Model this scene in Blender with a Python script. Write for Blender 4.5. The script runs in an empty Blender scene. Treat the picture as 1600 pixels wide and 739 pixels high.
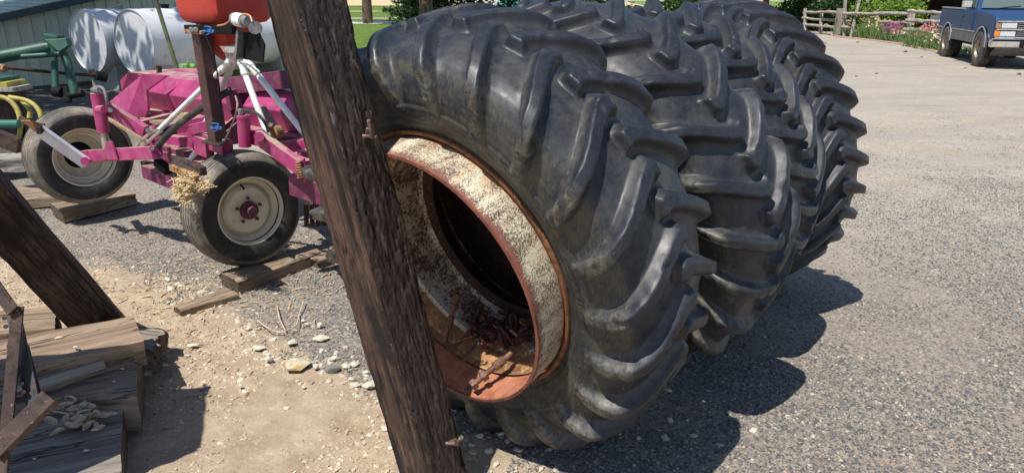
import bpy, bmesh, math, random
import numpy as np
from mathutils import Vector, Matrix
random.seed(7); rng = np.random.default_rng(7)
sc = bpy.context.scene
C = sc.collection
PI = math.pi
# ---------------------------------------------------------------- camera, light, exposure
TH = math.radians(18.77); FPX = 1105.0; CH = 1.792
cam = bpy.data.cameras.new("Camera"); camo = bpy.data.objects.new("Camera", cam); C.objects.link(camo)
camo.location = (0, 0, CH); camo.rotation_euler = (PI/2 - TH, 0, 0)
camo.rotation_euler = (Matrix.Rotation(PI/2 - TH, 3, 'X') @ Matrix.Rotation(0.002, 3, 'Z')).to_euler()
cam.sensor_width = 36; cam.lens = 36*FPX/1600; cam.clip_start = .05; cam.clip_end = 9000
sc.camera = camo
SUN = Vector((-.316, -.40, 1)).normalized()
world = bpy.data.worlds.new("World"); sc.world = world; world.use_nodes = True
wn = world.node_tree.nodes; bg = wn['Background']; sky = wn.new('ShaderNodeTexSky'); sky.sky_type = 'NISHITA'
sky.sun_disc = False; sky.sun_elevation = math.asin(SUN.z); sky.sun_rotation = math.atan2(SUN.x, SUN.y)
sky.altitude = 800; sky.dust_density = .6
world.node_tree.links.new(sky.outputs[0], bg.inputs[0]); bg.inputs[1].default_value = .10
sl = bpy.data.lights.new("sun", 'SUN'); sl.energy = 4.2; sl.angle = math.radians(.5); sl.color = (1, .955, .89)
so = bpy.data.objects.new("sun", sl); C.objects.link(so); so.rotation_euler = SUN.to_track_quat('Z', 'Y').to_euler(); so.location = (-4, -5, 12)
sc.view_settings.view_transform = 'Standard'; sc.view_settings.look = 'None'; sc.view_settings.exposure = 0.5; sc.view_settings.gamma = 1

# ---------------------------------------------------------------- helpers
def ray(px, py):
    x, y = px-800, py-369.5; c, s = math.cos(-.002), math.sin(-.002); x, y = c*x-s*y, s*x+c*y
    return Vector((x/FPX, math.cos(TH)-y/FPX*math.sin(TH), -math.sin(TH)-y/FPX*math.cos(TH)))
CAM = Vector((0, 0, CH))
def G(px, py, z=0):            # point of the level plane at height z
    r = ray(px, py); return CAM + r*((z-CH)/r.z)
def D(px, py, d):              # point at depth d along the lens axis
    return CAM + ray(px, py)*d
def PL(px, py, p0, n):         # point of the plane through p0 with normal n
    r = ray(px, py); return CAM + r*((Vector(p0)-CAM).dot(n)/r.dot(n))
def tag(o, label=None, cat=None, group=None, kind=None):
    for k, v in (('label', label), ('category', cat), ('group', group), ('kind', kind)):
        if v: o[k] = v
    return o
def empty(name, loc=(0, 0, 0), label=None, cat=None, group=None, rot=None):
    o = bpy.data.objects.new(name, None); C.objects.link(o); o.empty_display_size = .1
    o.location = loc
    if rot is not None: o.rotation_euler = rot
    bpy.context.view_layer.update()
    return tag(o, label, cat, group)
def adopt(o, parent):          # parent while keeping the world placement
    if parent is not None:
        o.parent = parent; o.matrix_parent_inverse = wm(parent).inverted()
    return o
def wm(o):
    m = o.matrix_basis.copy()
    while o.parent:
        m = o.parent.matrix_basis @ o.matrix_parent_inverse @ m if False else (o.matrix_parent_inverse @ m)
        o = o.parent; m = o.matrix_basis @ m
    return m
def obj(name, bm, mat, parent=None, smooth=False, bevel=0, local=False):
    me = bpy.data.meshes.new(name)
    if isinstance(bm, tuple):
        me.from_pydata(bm[0], [], bm[1])
    else:
        bmesh.ops.recalc_face_normals(bm, faces=bm.faces)
        if smooth:
            for e in bm.edges:
                if len(e.link_faces) == 2 and e.calc_face_angle(0) > .65: e.smooth = False
        bm.to_mesh(me); bm.free()
    for m in (mat if isinstance(mat, (list, tuple)) else [mat]): me.materials.append(m)
    if smooth: me.polygons.foreach_set('use_smooth', [True]*len(me.polygons))
    o = bpy.data.objects.new(name, me); C.objects.link(o)
    if local: o.parent = parent
    else: adopt(o, parent)
    if bevel:
        b = o.modifiers.new('b', 'BEVEL'); b.width = bevel; b.segments = 2; b.limit_method = 'ANGLE'; b.angle_limit = .6
    return o
def NB(): return bmesh.new()
def box(bm, c, s, R=None):
    M = Matrix.Translation(c) @ (R.to_4x4() if R else Matrix.Identity(4)) @ Matrix.Diagonal((s[0], s[1], s[2], 1))
    return bmesh.ops.create_cube(bm, size=1, matrix=M)['verts']
def frame_of(d, up=(0, 0, 1)):
    z = Vector(d).normalized(); x = Vector(up).cross(z)
    if x.length < 1e-4: x = Vector((1, 0, 0)).cross(z)
    x.normalize(); y = z.cross(x)
    return Matrix((x, y, z)).transposed()
def bar(bm, p0, p1, w, h, up=(0, 0, 1)):   # box between two points, w across (level), h along up
    p0, p1 = Vector(p0), Vector(p1); return box(bm, (p0+p1)/2, (w, h, (p1-p0).length), frame_of(p1-p0, up))
def tube(bm, pts, r, n=10, cap=True):
    pts = [Vector(p) for p in pts]; rings = []
    x = None
    for i, p in enumerate(pts):
        d = (pts[min(i+1, len(pts)-1)] - pts[max(i-1, 0)]).normalized()
        if x is None:
            x = d.orthogonal().normalized()
        x = (x - d*x.dot(d)).normalized(); y = d.cross(x)
        rr = r[i] if isinstance(r, (list, tuple)) else r
        rings.append([bm.verts.new(p + (x*math.cos(2*PI*k/n)+y*math.sin(2*PI*k/n))*rr) for k in range(n)])
    for a, b in zip(rings, rings[1:]):
        for k in range(n): bm.faces.new((a[k], a[(k+1) % n], b[(k+1) % n], b[k]))
    if cap: bm.faces.new(rings[0][::-1]); bm.faces.new(rings[-1])
def lathe(bm, prof, n=48, M=Matrix.Identity(4), close=False):  # prof of (a along X, r); axis = local X
    rings = [[bm.verts.new(M @ Vector((a, r*math.cos(2*PI*k/n), r*math.sin(2*PI*k/n)))) for k in range(n)] for a, r in prof]
    pr = list(zip(rings, rings[1:])) + ([(rings[-1], rings[0])] if close else [])
    for a, b in pr:
        for k in range(n): bm.faces.new((a[k], a[(k+1) % n], b[(k+1) % n], b[k]))
    return rings
def prism(bm, poly, off):      # polygon of world points extruded by vector off
    a = [bm.verts.new(Vector(p)) for p in poly]; b = [bm.verts.new(Vector(p)+Vector(off)) for p in poly]
    bm.faces.new(a); bm.faces.new(b[::-1])
    for i in range(len(a)):
        j = (i+1) % len(a); bm.faces.new((a[i], b[i], b[j], a[j]))
def arc_pts(ctrl, n=14):       # Catmull-Rom through control points
    c = [Vector(p) for p in ctrl]; c = [c[0]*2-c[1]] + c + [c[-1]*2-c[-2]]; out = []
    for i in range(1, len(c)-2):
        for k in range(n):
            t = k/n; a, b, d, e = c[i-1:i+3]
            out.append(.5*((2*b)+(d-a)*t+(2*a-5*b+4*d-e)*t*t+(3*b-a-3*d+e)*t**3))
    return out+[c[-2]]
# vectorised value noise
def _h(i, j, k, s=0):
    n = (i*374761393 + j*668265263 + k*2147483647 + s*974634) & 0xffffffff
    n = ((n ^ (n >> 13))*1274126177) & 0xffffffff
    return ((n ^ (n >> 16)) & 0xffff)/65535.
def vnoise(P, s=0):
    P = np.asarray(P, float); i = np.floor(P).astype(np.int64); f = P-i; f = f*f*(3-2*f); o = 0
    for dx in (0, 1):
        for dy in (0, 1):
            for dz in (0, 1):
                w = (f[:, 0] if dx else 1-f[:, 0])*(f[:, 1] if dy else 1-f[:, 1])*(f[:, 2] if dz else 1-f[:, 2])
                o = o + w*_h(i[:, 0]+dx, i[:, 1]+dy, i[:, 2]+dz, s)
    return o*2-1
def fbm(P, o=4, s=0):
    P = np.asarray(P, float); a = 0; w = 1
    for k in range(o): a = a + w*vnoise(P*2**k, s+k); w *= .5
    return a
def worley(P, s=0):            # F1, F2
    P = np.asarray(P, float); i = np.floor(P).astype(np.int64); ds = []
    for dx in (-1, 0, 1):
        for dy in (-1, 0, 1):
            for dz in (-1, 0, 1):
                a, b, c = i[:, 0]+dx, i[:, 1]+dy, i[:, 2]+dz
                q = np.stack([a+_h(a, b, c, s), b+_h(a, b, c, s+1), c+_h(a, b, c, s+2)], 1)
                ds.append(((q-P)**2).sum(1))
    ds = np.sort(np.sqrt(np.array(ds)), 0); return ds[0], ds[1]
def sst(a, b, x): t = np.clip((x-a)/(b-a), 0, 1); return t*t*(3-2*t)

# ---------------------------------------------------------------- materials
def lin(c): return tuple(((v/255)/12.92 if v/255 < .04045 else ((v/255+.055)/1.055)**2.4) for v in c)
class T:
    def __init__(s, name):
        s.m = bpy.data.materials.new(name); s.m.use_nodes = True; s.t = s.m.node_tree; s.p = s.t.nodes['Principled BSDF']
        s.tc = s.t.nodes.new('ShaderNodeTexCoord')
    def n(s, ty, ins={}, **pr):
        k = s.t.nodes.new('ShaderNode'+ty)
        for a, b in pr.items(): setattr(k, a, b)
        for a, b in ins.items():
            if isinstance(b, bpy.types.NodeSocket): s.t.links.new(b, k.inputs[a])
            else: k.inputs[a].default_value = b
        return k
    def set(s, **kw):
        for a, b in kw.items():
            a = a.replace('_', ' ')
            if isinstance(b, bpy.types.NodeSocket): s.t.links.new(b, s.p.inputs[a])
            else: s.p.inputs[a].default_value = b
    def co(s, scale=(1, 1, 1), src='Object', rot=(0, 0, 0), loc=(0, 0, 0)):
        return s.n('Mapping', {'Vector': s.tc.outputs[src], 'Scale': scale, 'Rotation': rot, 'Location': loc}).outputs[0]
    def noise(s, scale, stretch=(1, 1, 1), detail=5, rough=.6, src='Object', dist=0, loc=(0, 0, 0)):
        return s.n('TexNoise', {'Vector': s.co(stretch, src, loc=loc), 'Scale': scale, 'Detail': detail, 'Roughness': rough, 'Distortion': dist}).outputs['Fac']
    def ramp(s, fac, lo, hi, a=0., b=1.):
        return s.n('MapRange', {'Value': fac, 'From Min': lo, 'From Max': hi, 'To Min': a, 'To Max': b}).outputs[0]
    def mix(s, a, b, f):
        k = s.n('Mix', {'Factor': f}, data_type='RGBA'); 
        for i, v in ((6, a), (7, b)):
            if isinstance(v, bpy.types.NodeSocket): s.t.links.new(v, k.inputs[i])
            else: k.inputs[i].default_value = (*v[:3], 1)
        return k.outputs[2]
    def math(s, op, a, b=0.):
        return s.n('Math', {0: a, 1: b}, operation=op).outputs[0]
    def attr(s, name): return s.n('Attribute', attribute_name=name).outputs['Fac']
    def bump(s, h, strength, dist, prev=None):
        ins = {'Height': h, 'Strength': strength, 'Distance': dist}
        if prev is not None: ins['Normal'] = prev
        return s.n('Bump', ins).outputs[0]
_mc = {}
def layered(name, base, layers=(), rough=.6, metal=0., bumps=(), rvar=None, spec=.5, src='Object', coat=0, sub=None):
    """base colour, then layers (colour, noise scale, lo, hi, stretch); bumps (scale, strength, dist, stretch)"""
    t = T(name); c = (*base, 1); cur = base
    for i, l in enumerate(layers):
        col, sca, lo, hi = l[:4]; st = l[4] if len(l) > 4 else (1, 1, 1)
        f = t.ramp(t.noise(sca, st, 6, .65, src, .3, (i*3.7, i*1.3, 0)), lo, hi)
        cur = t.mix(cur, col, f)
    if isinstance(cur, tuple): t.set(Base_Color=(*cur, 1))
    else: t.set(Base_Color=cur)
    nr = None
    for b in bumps:
        st = b[3] if len(b) > 3 else (1, 1, 1)
        nr = t.bump(t.noise(b[0], st, 5, .65, src), b[1], b[2], nr)
    if nr is not None: t.set(Normal=nr)
    t.set(Roughness=t.ramp(t.noise(rvar[0], (1, 1, 1), 4, .6, src), .35, .65, rvar[1], rvar[2]) if rvar else rough)
    t.set(Metallic=metal); t.p.inputs['Specular IOR Level'].default_value = spec
    if coat: t.p.inputs['Coat Weight'].default_value = coat; t.p.inputs['Coat Roughness'].default_value = .15
    return t.m
def rubber_mat(name, blk=(.012, .014, .021), dust=(.075, .073, .066), amount=1., rings=True):
    t = T(name); h = t.attr('lug'); sd = t.attr('side')
    c = t.mix(blk, (.022, .026, .037), t.ramp(t.noise(4, detail=5), .35, .7))
    d1 = t.math('MULTIPLY', t.ramp(t.noise(9, detail=8, rough=.7), .42, .62), t.ramp(h, 0, .7, .75*amount, .12*amount))
    c = t.mix(c, dust, d1)
    # scuffed sidewall: olive-brown blotches and grazes
    f2 = t.math('MULTIPLY', t.ramp(t.noise(13, (1, 1, 1), 8, .75, dist=.6), .46, .62), t.ramp(sd, .25, .6, 0, .85*amount))
    c = t.mix(c, (.085, .078, .056), f2)
    f3 = t.math('MULTIPLY', t.ramp(t.noise(42, (1, 3, 1), 6, .8), .55, .63), t.ramp(sd, 0.1, .5, .12, .55*amount))
    c = t.mix(c, (.17, .155, .115), f3)
    bt = t.attr('butt'); c = t.mix(c, (.205, .19, .145), t.math('MULTIPLY', t.ramp(bt, .2, .9), t.ramp(t.noise(20, (1, 1, 1), 8, .8, dist=.5, loc=(2, 4, 1)), .44, .60, .05, .85*amount)))
    cd = t.attr('corner'); c = t.mix(c, (.20, .185, .15), t.math('MULTIPLY', cd, t.ramp(t.noise(12, detail=6, rough=.7, loc=(6, 0, 1)), .40, .62, .05, .55)))
    # pale scratches and specks
    v = t.n('TexVoronoi', {'Vector': t.co(), 'Scale': 55.}, feature='F1').outputs['Distance']
    c = t.mix(c, (.4, .38, .33), t.math('MULTIPLY', t.ramp(v, .045, .02), t.ramp(t.noise(14), .55, .6)))
    # dark runs
    c = t.mix(c, (.014, .014, .015), t.math('MULTIPLY', t.ramp(t.noise(26, (1, 1, .16), 5, .6), .6, .68), t.ramp(sd, .2, .5, 0, .8)))
    t.set(Base_Color=c)
    t.set(Roughness=t.ramp(t.noise(16, detail=6), .3, .7, .34, .60)); t.p.inputs['Specular IOR Level'].default_value = .42
    n1 = t.bump(t.noise(220, detail=3), .12, .002)
    n2 = t.bump(t.noise(30, detail=8, rough=.75), .28, .003, n1)
    vc = t.n('TexVoronoi', {'Vector': t.n('Mapping', {'Vector': t.n('Mix', {4: t.co(), 5: t.n('TexNoise', {'Vector': t.co(), 'Scale': 9.}).outputs['Color'], 0: .12}, data_type='VECTOR').outputs[1], 'Scale': (1, 1, 1)}).outputs[0], 'Scale': 7.}, feature='DISTANCE_TO_EDGE').outputs[0]
    crack = t.math('MULTIPLY', t.ramp(vc, .012, .0), t.ramp(t.noise(5), .55, .62))
    n3 = t.bump(crack, -.6, .006, n2)
    t.set(Normal=n3); return t.m
def wood_mat(name, base, dark, light=None, grain=18, st=(1, 1, .07), rough=.8, crack=.6, src='Object'):
    t = T(name); g = t.noise(grain, st, 8, .7, src, .25); g2 = t.noise(grain*4.5, (st[0], st[1], st[2]*.6), 4, .6, src)
    c = t.mix(base, dark, t.ramp(g, .45, .62)); c = t.mix(c, dark, t.math('MULTIPLY', t.ramp(g2, .5, .7), .6))
    if light: c = t.mix(c, light, t.ramp(t.noise(5, (1, 1, .3), 6, .7, src, loc=(5, 5, 5)), .52, .72, 0, .75))
    cr = t.ramp(t.noise(grain*1.6, (st[0], st[1], st[2]*.35), 3, .5, src, .15, (9, 2, 1)), .60, .66)
    ck = t.ramp(t.math('ABSOLUTE', t.math('SUBTRACT', t.noise(grain*.9, (st[0], st[1], st[2]*.8), 3, .5, src, .3, (3, 1, 7)), .5)), .012, .002)
    c = t.mix(c, (dark[0]*.3, dark[1]*.3, dark[2]*.3), t.math('MAXIMUM', t.math('MULTIPLY', cr, crack), t.math('MULTIPLY', ck, .9)))
    t.set(Base_Color=c, Roughness=rough); t.p.inputs['Specular IOR Level'].default_value = .3
    nb = t.bump(g, .6, .006); nb = t.bump(g2, .4, .003, nb); nb = t.bump(cr, -.8, .006, nb); t.set(Normal=nb); return t.m

RUB1 = rubber_mat('rubber_worn_scuffed', amount=.75); RUB2 = rubber_mat('rubber_dusty', (.012, .014, .019), (.062, .062, .060), .7)
RUBS = layered('implement_rubber', (.085, .077, .066), [((.29, .245, .19), 5, .42, .60), ((.16, .14, .11), 30, .5, .65)], .75, bumps=[(60, .3, .004)])
def cream_rust(name, rustiness=.5, cream=(.62, .56, .40)):
    t = T(name); n1 = t.noise(75, detail=8, rough=.8); n2 = t.noise(7, detail=5); n3 = t.noise(26, (1, 1, 1), 8, .75, dist=1)
    c = t.mix(cream, (.42, .38, .27), t.ramp(n2, .4, .7))
    c = t.mix(c, (.36, .17, .06), t.math('MULTIPLY', t.ramp(n3, .5, .66), .55))
    thr = t.math('ADD', t.math('MULTIPLY', n1, .75), t.math('MULTIPLY', n2, .45))
    c = t.mix(c, (.095, .04, .028), t.ramp(thr, .66-.12*rustiness, .72-.12*rustiness))
    t.set(Base_Color=c, Roughness=.72); t.set(Normal=t.bump(n1, .35, .002)); return t.m
def rust_mat(name, a=(.11, .045, .028), b=(.33, .13, .045), c3=(.05, .025, .02), sc_=14, rough=.8, metal=.1):
    return layered(name, a, [(b, sc_, .45, .65), (c3, sc_*3, .5, .65), ((.42, .2, .08), sc_*6, .62, .7)], rough, metal, [(90, .5, .003), (22, .4, .006)])
CREAM = cream_rust('cream_paint_flaking', .35); CREAM_IN = cream_rust('mint_cream_paint_inside', .75, (.50, .49, .38))
RUST = rust_mat('rust_brown'); RUSTO = rust_mat('rust_orange', (.24, .10, .04), (.13, .055, .03), (.06, .035, .022), 22)
OXIDE = layered('red_oxide', (.23, .075, .05), [((.13, .05, .035), 12, .45, .62), ((.5, .43, .3), 60, .62, .68), ((.33, .13, .07), 8, .5, .7)], .7, .1, [(80, .4, .002)])
OXIDEL = layered('salmon_rust', (.42, .17, .10), [((.30, .10, .05), 12, .45, .62), ((.5, .25, .12), 40, .55, .68)], .75, 0, [(80, .4, .002)])
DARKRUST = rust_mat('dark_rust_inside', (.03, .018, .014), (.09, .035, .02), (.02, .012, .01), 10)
RUSTO2 = rust_mat('rust_orange_dusty', (.34, .17, .07), (.13, .06, .03), (.46, .30, .14), 13)
# ================================================================ big tractor tyres
def tyre_frame(x, y, yaw, lean, R, W):
    ax = Vector((math.cos(yaw)*math.cos(lean), math.sin(yaw)*math.cos(lean), math.sin(lean)))
    u = Vector((-math.sin(yaw), math.cos(yaw), 0)); w = ax.cross(u)
    z = R*math.cos(lean) + W*.4*abs(math.sin(lean))
    return Vector((x, y, z)), ax, u, w
def tyre_mesh(name, R, W, N, ph_n, ph_f, sgn, mat, parent, rb=.525, seed=0, dlt=.185, H=.046, lugw=.021, wear=1.0, fine=.009, bulge=.014, steep=.014, gentle=.024, sstep=.0068, rstep=.0075):
    Rb = R-H; hw = W/2
    # section: arc from near bead (a=-) over the crown to the far bead (a=+)
    half = [(0, Rb), (.06, Rb-.002), (.12, Rb-.009), (.165, Rb-.020), (.20, Rb-.036), (.222, Rb-.058), (.236, Rb-.085), (.246, Rb-.12), (.252, Rb-.165),
            (.250, Rb-.205), (.241, Rb-.24), (.226, Rb-.268), (.222, rb+.022), (.214, rb+.006), (.19, rb-.008)]
    k = hw/.24
    half = [(a*k, r) for a, r in half]
    h = np.array(half); seg = np.r_[0, np.cumsum(np.hypot(*np.diff(h, axis=0).T))]
    brk = np.array([.026, .042, hw, hw+.165])
    s = np.r_[np.arange(0, .30, sstep), np.arange(.30, seg[-1]-.004, fine), seg[-1]]
    s = np.array([v for v in s if np.abs(v-brk).min() > .0042]); s = np.unique(np.r_[s, brk-.0022, brk+.0022])
    def sm(vals):  # smooth interpolation
        f = np.interp(np.linspace(0, seg[-1], 240), seg, vals); f = np.convolve(np.pad(f, 4, 'edge'), np.ones(9)/9, 'valid'); return np.interp(s, np.linspace(0, seg[-1], 240), f)
    ra = sm(h[:, 0]); ra[0] = 0; rr = sm(h[:, 1])
    A = np.r_[-ra[::-1], ra[1:]]; RR = np.r_[rr[::-1], rr[1:]]; S = np.r_[-s[::-1], s[1:]]
    dA = np.gradient(A); dR = np.gradient(RR); L = np.hypot(dA, dR); nA, nR = -dR/L, dA/L
    ns = len(A)
    # rows follow the lugs: tight loops at every edge of a bar, then the whole sheet is sheared along the bars
    pit = 2*PI/N; RF = .75; off = (ph_f-ph_n) % pit; s1 = lugw; ed = [-(s1+gentle), -s1, s1, s1+steep] if sgn > 0 else [-(s1+steep), -s1, s1, s1+gentle]
    bk = np.array([((e_/RF)+o_+pit*.25) % pit for o_ in (0, off) for e_ in ed]); w_ = .0026/RF
    base_ = np.arange(0, pit, rstep/RF); base_ = np.array([v for v in base_ if np.abs((v-bk+pit/2) % pit-pit/2).min() > w_*1.7]); rows = np.unique(np.r_[base_, (bk-w_) % pit, (bk+w_) % pit])
    t = np.concatenate([ph_n-pit*.25+rows+k_*pit for k_ in range(N)]); nt = len(t)
    T0, SS = np.meshgrid(t, S, indexing='ij')
    pq = np.clip(np.abs(SS)/(hw-.008), 0, 1.8); shear = sgn*dlt*np.where(pq < 1, pq**1.3, 1+.5*(1-np.exp(-(np.maximum(pq, 1)-1)*2.2)))
    wob = .0016*fbm(np.c_[T0.ravel()*9, SS.ravel()*9, np.full(T0.size, seed)], 2, seed).reshape(T0.shape)
    TT = T0+shear+wob
    IA = np.broadcast_to(np.arange(ns), TT.shape)
    jit = .0014*fbm(np.c_[TT.ravel()*14, SS.ravel()*12, np.full(TT.size, seed)], 2, seed).reshape(TT.shape)
    butt = np.zeros_like(TT); corner = np.zeros_like(TT); lug = np.zeros_like(TT); flare = np.zeros_like(TT)
    for side, ph in ((-1, ph_n), (1, ph_f)):
        q = SS*side          # >0 on own side
        d = (T0-ph+PI/N) % (2*PI/N)-PI/N
        dist = np.abs(d)*RF
        # lugs widen at the shoulder; rounded ends
        halfw = lugw
        slope = np.where(d*sgn > 0, steep, gentle)
        e = np.clip((halfw+slope-dist)/slope, 0, 1)
        endc = np.clip((q+.040)/.014, 0, 1)
        shoulder_fade = 1-np.clip((q-hw)/.165, 0, 1)
        hh = (H*(.88+.12*sst(0, .15, q))+bulge*np.clip((q-.1)/(hw-.1), 0, 1))*e*endc*shoulder_fade
        lug = np.maximum(lug, hh)
        butt = np.maximum(butt, sst(.15, .6, e)*sst(hw-.02, hw+.02, q)*(1-sst(hw+.11, hw+.16, q)))
        corner = np.maximum(corner, 4*np.clip(e, 0, .5)*(1-np.clip(e*2.2, 0, 1))*(q > -.03)*(q < hw)*np.where(d*sgn > 0, .5, 1))
        flare = np.maximum(flare, .006*sst(halfw+.05, halfw, dist)*endc*shoulder_fade)
    lugf = lug/H
    P3 = np.c_[np.cos(TT).ravel()*RR[IA].ravel(), np.sin(TT).ravel()*RR[IA].ravel(), A[IA].ravel()]
    und = fbm(P3*5, 3, seed+5).reshape(TT.shape)*.0009
    chips = fbm(P3*26, 3, seed+9).reshape(TT.shape)
    lug = lug-wear*.010*np.clip(chips-.25, 0, 1)*(lugf > .3)
    # raised rings and lettering-like pads on the sidewall
    AS = np.abs(SS); ring = np.zeros_like(TT)
    r0 = rb
    RL = RR[IA]
    for rc, wd, hg in ((r0+.042, .005, .005), (r0+.058, .004, -.003), (r0+.112, .006, .006), (r0+.124, .004, -.003), (r0+.165, .004, .003)):
        ring += hg*np.exp(-((RL-rc)/wd)**2)*(AS > .2)
    if seed == 1:      # long moulded ovals on the near sidewall
        for t0_, hl in ((3.12, .24), (1.9, .20), (4.6, .2), (.6, .22)):
            uu = ((TT-t0_+PI) % (2*PI)-PI)*RL; vv = RL-(r0+.083); dc = np.hypot(np.maximum(np.abs(uu)-hl, 0), vv)
            ring += .0035*np.exp(-((dc-.017)/.0035)**2)*(SS < 0)*(AS > .2)
            ring += .0025*np.exp(-(vv/.006)**2)*(np.abs(uu) < hl*.85)*(np.sin(uu*310+3*np.sin(uu*47)) > .1)*(SS < 0)*(AS > .2)
    disp = lug+flare+und+ring
    sag = 1.0
    a = A[IA]+nA[IA]*disp; r = RR[IA]+nR[IA]*disp
    V = np.stack([a, r*np.cos(TT), r*np.sin(TT)], -1).reshape(-1, 3)
    i = np.arange(nt)[:, None]; j = np.arange(ns-1)[None]
    i2 = (i+1) % nt
    F = np.stack([i*ns+j, i2*ns+j, i2*ns+j+1, i*ns+j+1], -1).reshape(-1, 4)
    me = bpy.data.meshes.new(name); me.vertices.add(len(V)); me.vertices.foreach_set('co', V.ravel())
    me.loops.add(F.size); me.loops.foreach_set('vertex_index', F.ravel().astype(np.int32))
    me.polygons.add(len(F)); me.polygons.foreach_set('loop_start', np.arange(0, F.size, 4, dtype=np.int32)); me.polygons.foreach_set('loop_total', np.full(len(F), 4, dtype=np.int32))
    me.update(calc_edges=True); me.validate(); me.polygons.foreach_set('use_smooth', [True]*len(F))
    for nm, arr in (('lug', lugf), ('butt', butt), ('corner', np.clip(corner*1.6, 0, 1)), ('side', sst(hw-.045, hw+.02, AS))):
        at = me.attributes.new(nm, 'FLOAT', 'POINT'); at.data.foreach_set('value', arr.ravel().astype(np.float32))
    me.materials.append(mat); o = bpy.data.objects.new(name, me); C.objects.link(o); o.parent = parent
    return o
TY = []
def big_tyre(x, y, yaw, lean, R, W, N, phn, phf, sgn, mat, label, lip, seed, rb=.538, **kw):
    c, ax, u, w = tyre_frame(x, y, yaw, lean, R, W)
    root = bpy.data.objects.new('tractor_tyre', None); C.objects.link(root); root.empty_display_size = .2
    M = Matrix((ax, u, w)).transposed().to_4x4(); M.translation = c
    root.matrix_world = M; root.matrix_basis = M
    tag(root, label, 'tractor tyre', 'big tractor tyres leaning in a row')
    tyre_mesh('casing', R, W, N, phn, phf, sgn, mat, root, seed=seed, rb=rb-.013, **kw)
    k = W/.48
    # rim: rolled bead flange, cream barrel, far flange, centre ring
    bm = NB()
    prof = [(-.190, rb-.035), (-.205, rb-.012), (-.214, rb+.002), (-.223, rb+.004), (-.230, rb+.001), (-.231, rb-.006), (-.229, rb-.012), (-.222, rb-.016)]
    lathe(bm, [(a*k, r) for a, r in prof], 160); rim = obj('rim', bm, CREAM_IN, root, True, local=True); rim.data.materials[0] = RUSTO
    z0 = -.21*k
    # interior barrel: drop centre
    bm = NB()
    bm2 = NB(); lathe(bm2, [(z0, rb-.035), (z0+.03, rb-.036), (z0+.045, rb-.050), (z0+.10, rb-.056), (z0+.105, rb-.066)], 128); obj('bead_seat', bm2, RUSTO2, rim, True, local=True)
    prof = [(z0+.100, rb-.062), (z0+.11, rb-.076), (.06, rb-.078), (.075, rb-.105), (.082, rb-.135), (.09, rb-.135), (.095, rb-.078), (.2, rb-.06), (.23, rb-.03)]
    lathe(bm, prof, 128); b = obj('rim_barrel', bm, CREAM_IN, rim, True, local=True)
    bm = NB()
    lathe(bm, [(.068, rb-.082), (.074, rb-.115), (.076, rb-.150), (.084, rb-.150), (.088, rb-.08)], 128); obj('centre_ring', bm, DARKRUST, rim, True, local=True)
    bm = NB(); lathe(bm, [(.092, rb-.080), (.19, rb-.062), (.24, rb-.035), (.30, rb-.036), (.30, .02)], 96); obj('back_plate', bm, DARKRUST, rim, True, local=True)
    if lip:
        # spacer band standing proud of the near side, with a bolt hole near the bottom
        rl = rb-.024; a0 = z0-.02+.012; a1 = -.215*k-.147
        nt = 300; na = 26; bm = NB(); grid = {}
        th_h = lip[0]; 
        for rr_, tg in ((rl, 0), (rl-.008, 1)):
            for i in range(nt):
                for j in range(na+1):
                    t = 2*PI*i/nt; a = a0+(a1-a0)*j/na
                    q = rr_+.0015*math.sin(5*t+1)*(j/na)
                    grid[tg, i, j] = bm.verts.new((a, q*math.cos(t), q*math.sin(t)))
        def hole(i, j):
            t = 2*PI*(i+.5)/nt; a = a0+(a1-a0)*(j+.5)/na
            return math.hypot((t-th_h)*rl/1.5, a-(a1+.035)) < .013
        for tg in (0, 1):
            for i in range(nt):
                for j in range(na):
                    if hole(i, j): continue
                    f = bm.faces.new([grid[tg, i, j], grid[tg, (i+1) % nt, j], grid[tg, (i+1) % nt, j+1], grid[tg, i, j+1]])
                    f.material_index = tg
        for i in range(nt):
            bm.faces.new([grid[0, i, na], grid[0, (i+1) % nt, na], grid[1, (i+1) % nt, na], grid[1, i, na]]).material_index = 2
        o = obj('spacer_band', bm, [CREAM_B, OXIDEL, OXIDE], rim, True, local=True)
        m = o.modifiers.new('es', 'EDGE_SPLIT'); m.split_angle = .9
        bm = NB()
        lathe(bm, [(a1+.004, rl+.0015), (a1-.003, rl+.002), (a1-.004, rl-.009), (a1+.004, rl-.0095)], 200, close=True); obj('band_edge', bm, OXIDE, rim, True, local=True)
        bm = NB(); lathe(bm, [(a0+.014, rl+.001), (a0+.004, rl+.010), (a0-.006, rl+.014)], 160); obj('weld_ring', bm, RUSTO, rim, True, local=True)
    TY.append((c, ax, u, w)); return root
# band paint: cream flaking away, redder towards its free edge
def band_mat():
    t = T('cream_band'); n1 = t.noise(150, (1, 1, 1), 8, .9); n2 = t.noise(6, detail=5); n4 = t.noise(30, (.3, 1, 1), 6, .7)
    x = t.n('SeparateXYZ', {'Vector': t.tc.outputs['Object']}).outputs[0]
    c = t.mix((.66, .61, .45), (.47, .40, .27), t.ramp(n2, .4, .7))
    edge = t.ramp(x, -.325, -.365, 0, .10); c = t.mix(c, (.45, .20, .07), t.math('MULTIPLY', t.ramp(n4, .52, .66), .5))
    thr = t.math('ADD', t.math('ADD', t.math('MULTIPLY', n1, .8), t.math('MULTIPLY', t.noise(11, (.35, 1, 1), 7, .75), .38)), edge)
    rust = t.mix((.10, .055, .04), (.24, .08, .055), t.ramp(edge, .02, .09))
    c = t.mix(c, rust, t.ramp(thr, .585, .615))
    c = t.mix(c, (.38, .15, .05), t.ramp(t.math('ADD', x, t.math('MULTIPLY', n2, .05)), -.205, -.19))
    t.set(Base_Color=c, Roughness=.7, Normal=t.bump(n1, .3, .002)); return t.m
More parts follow.
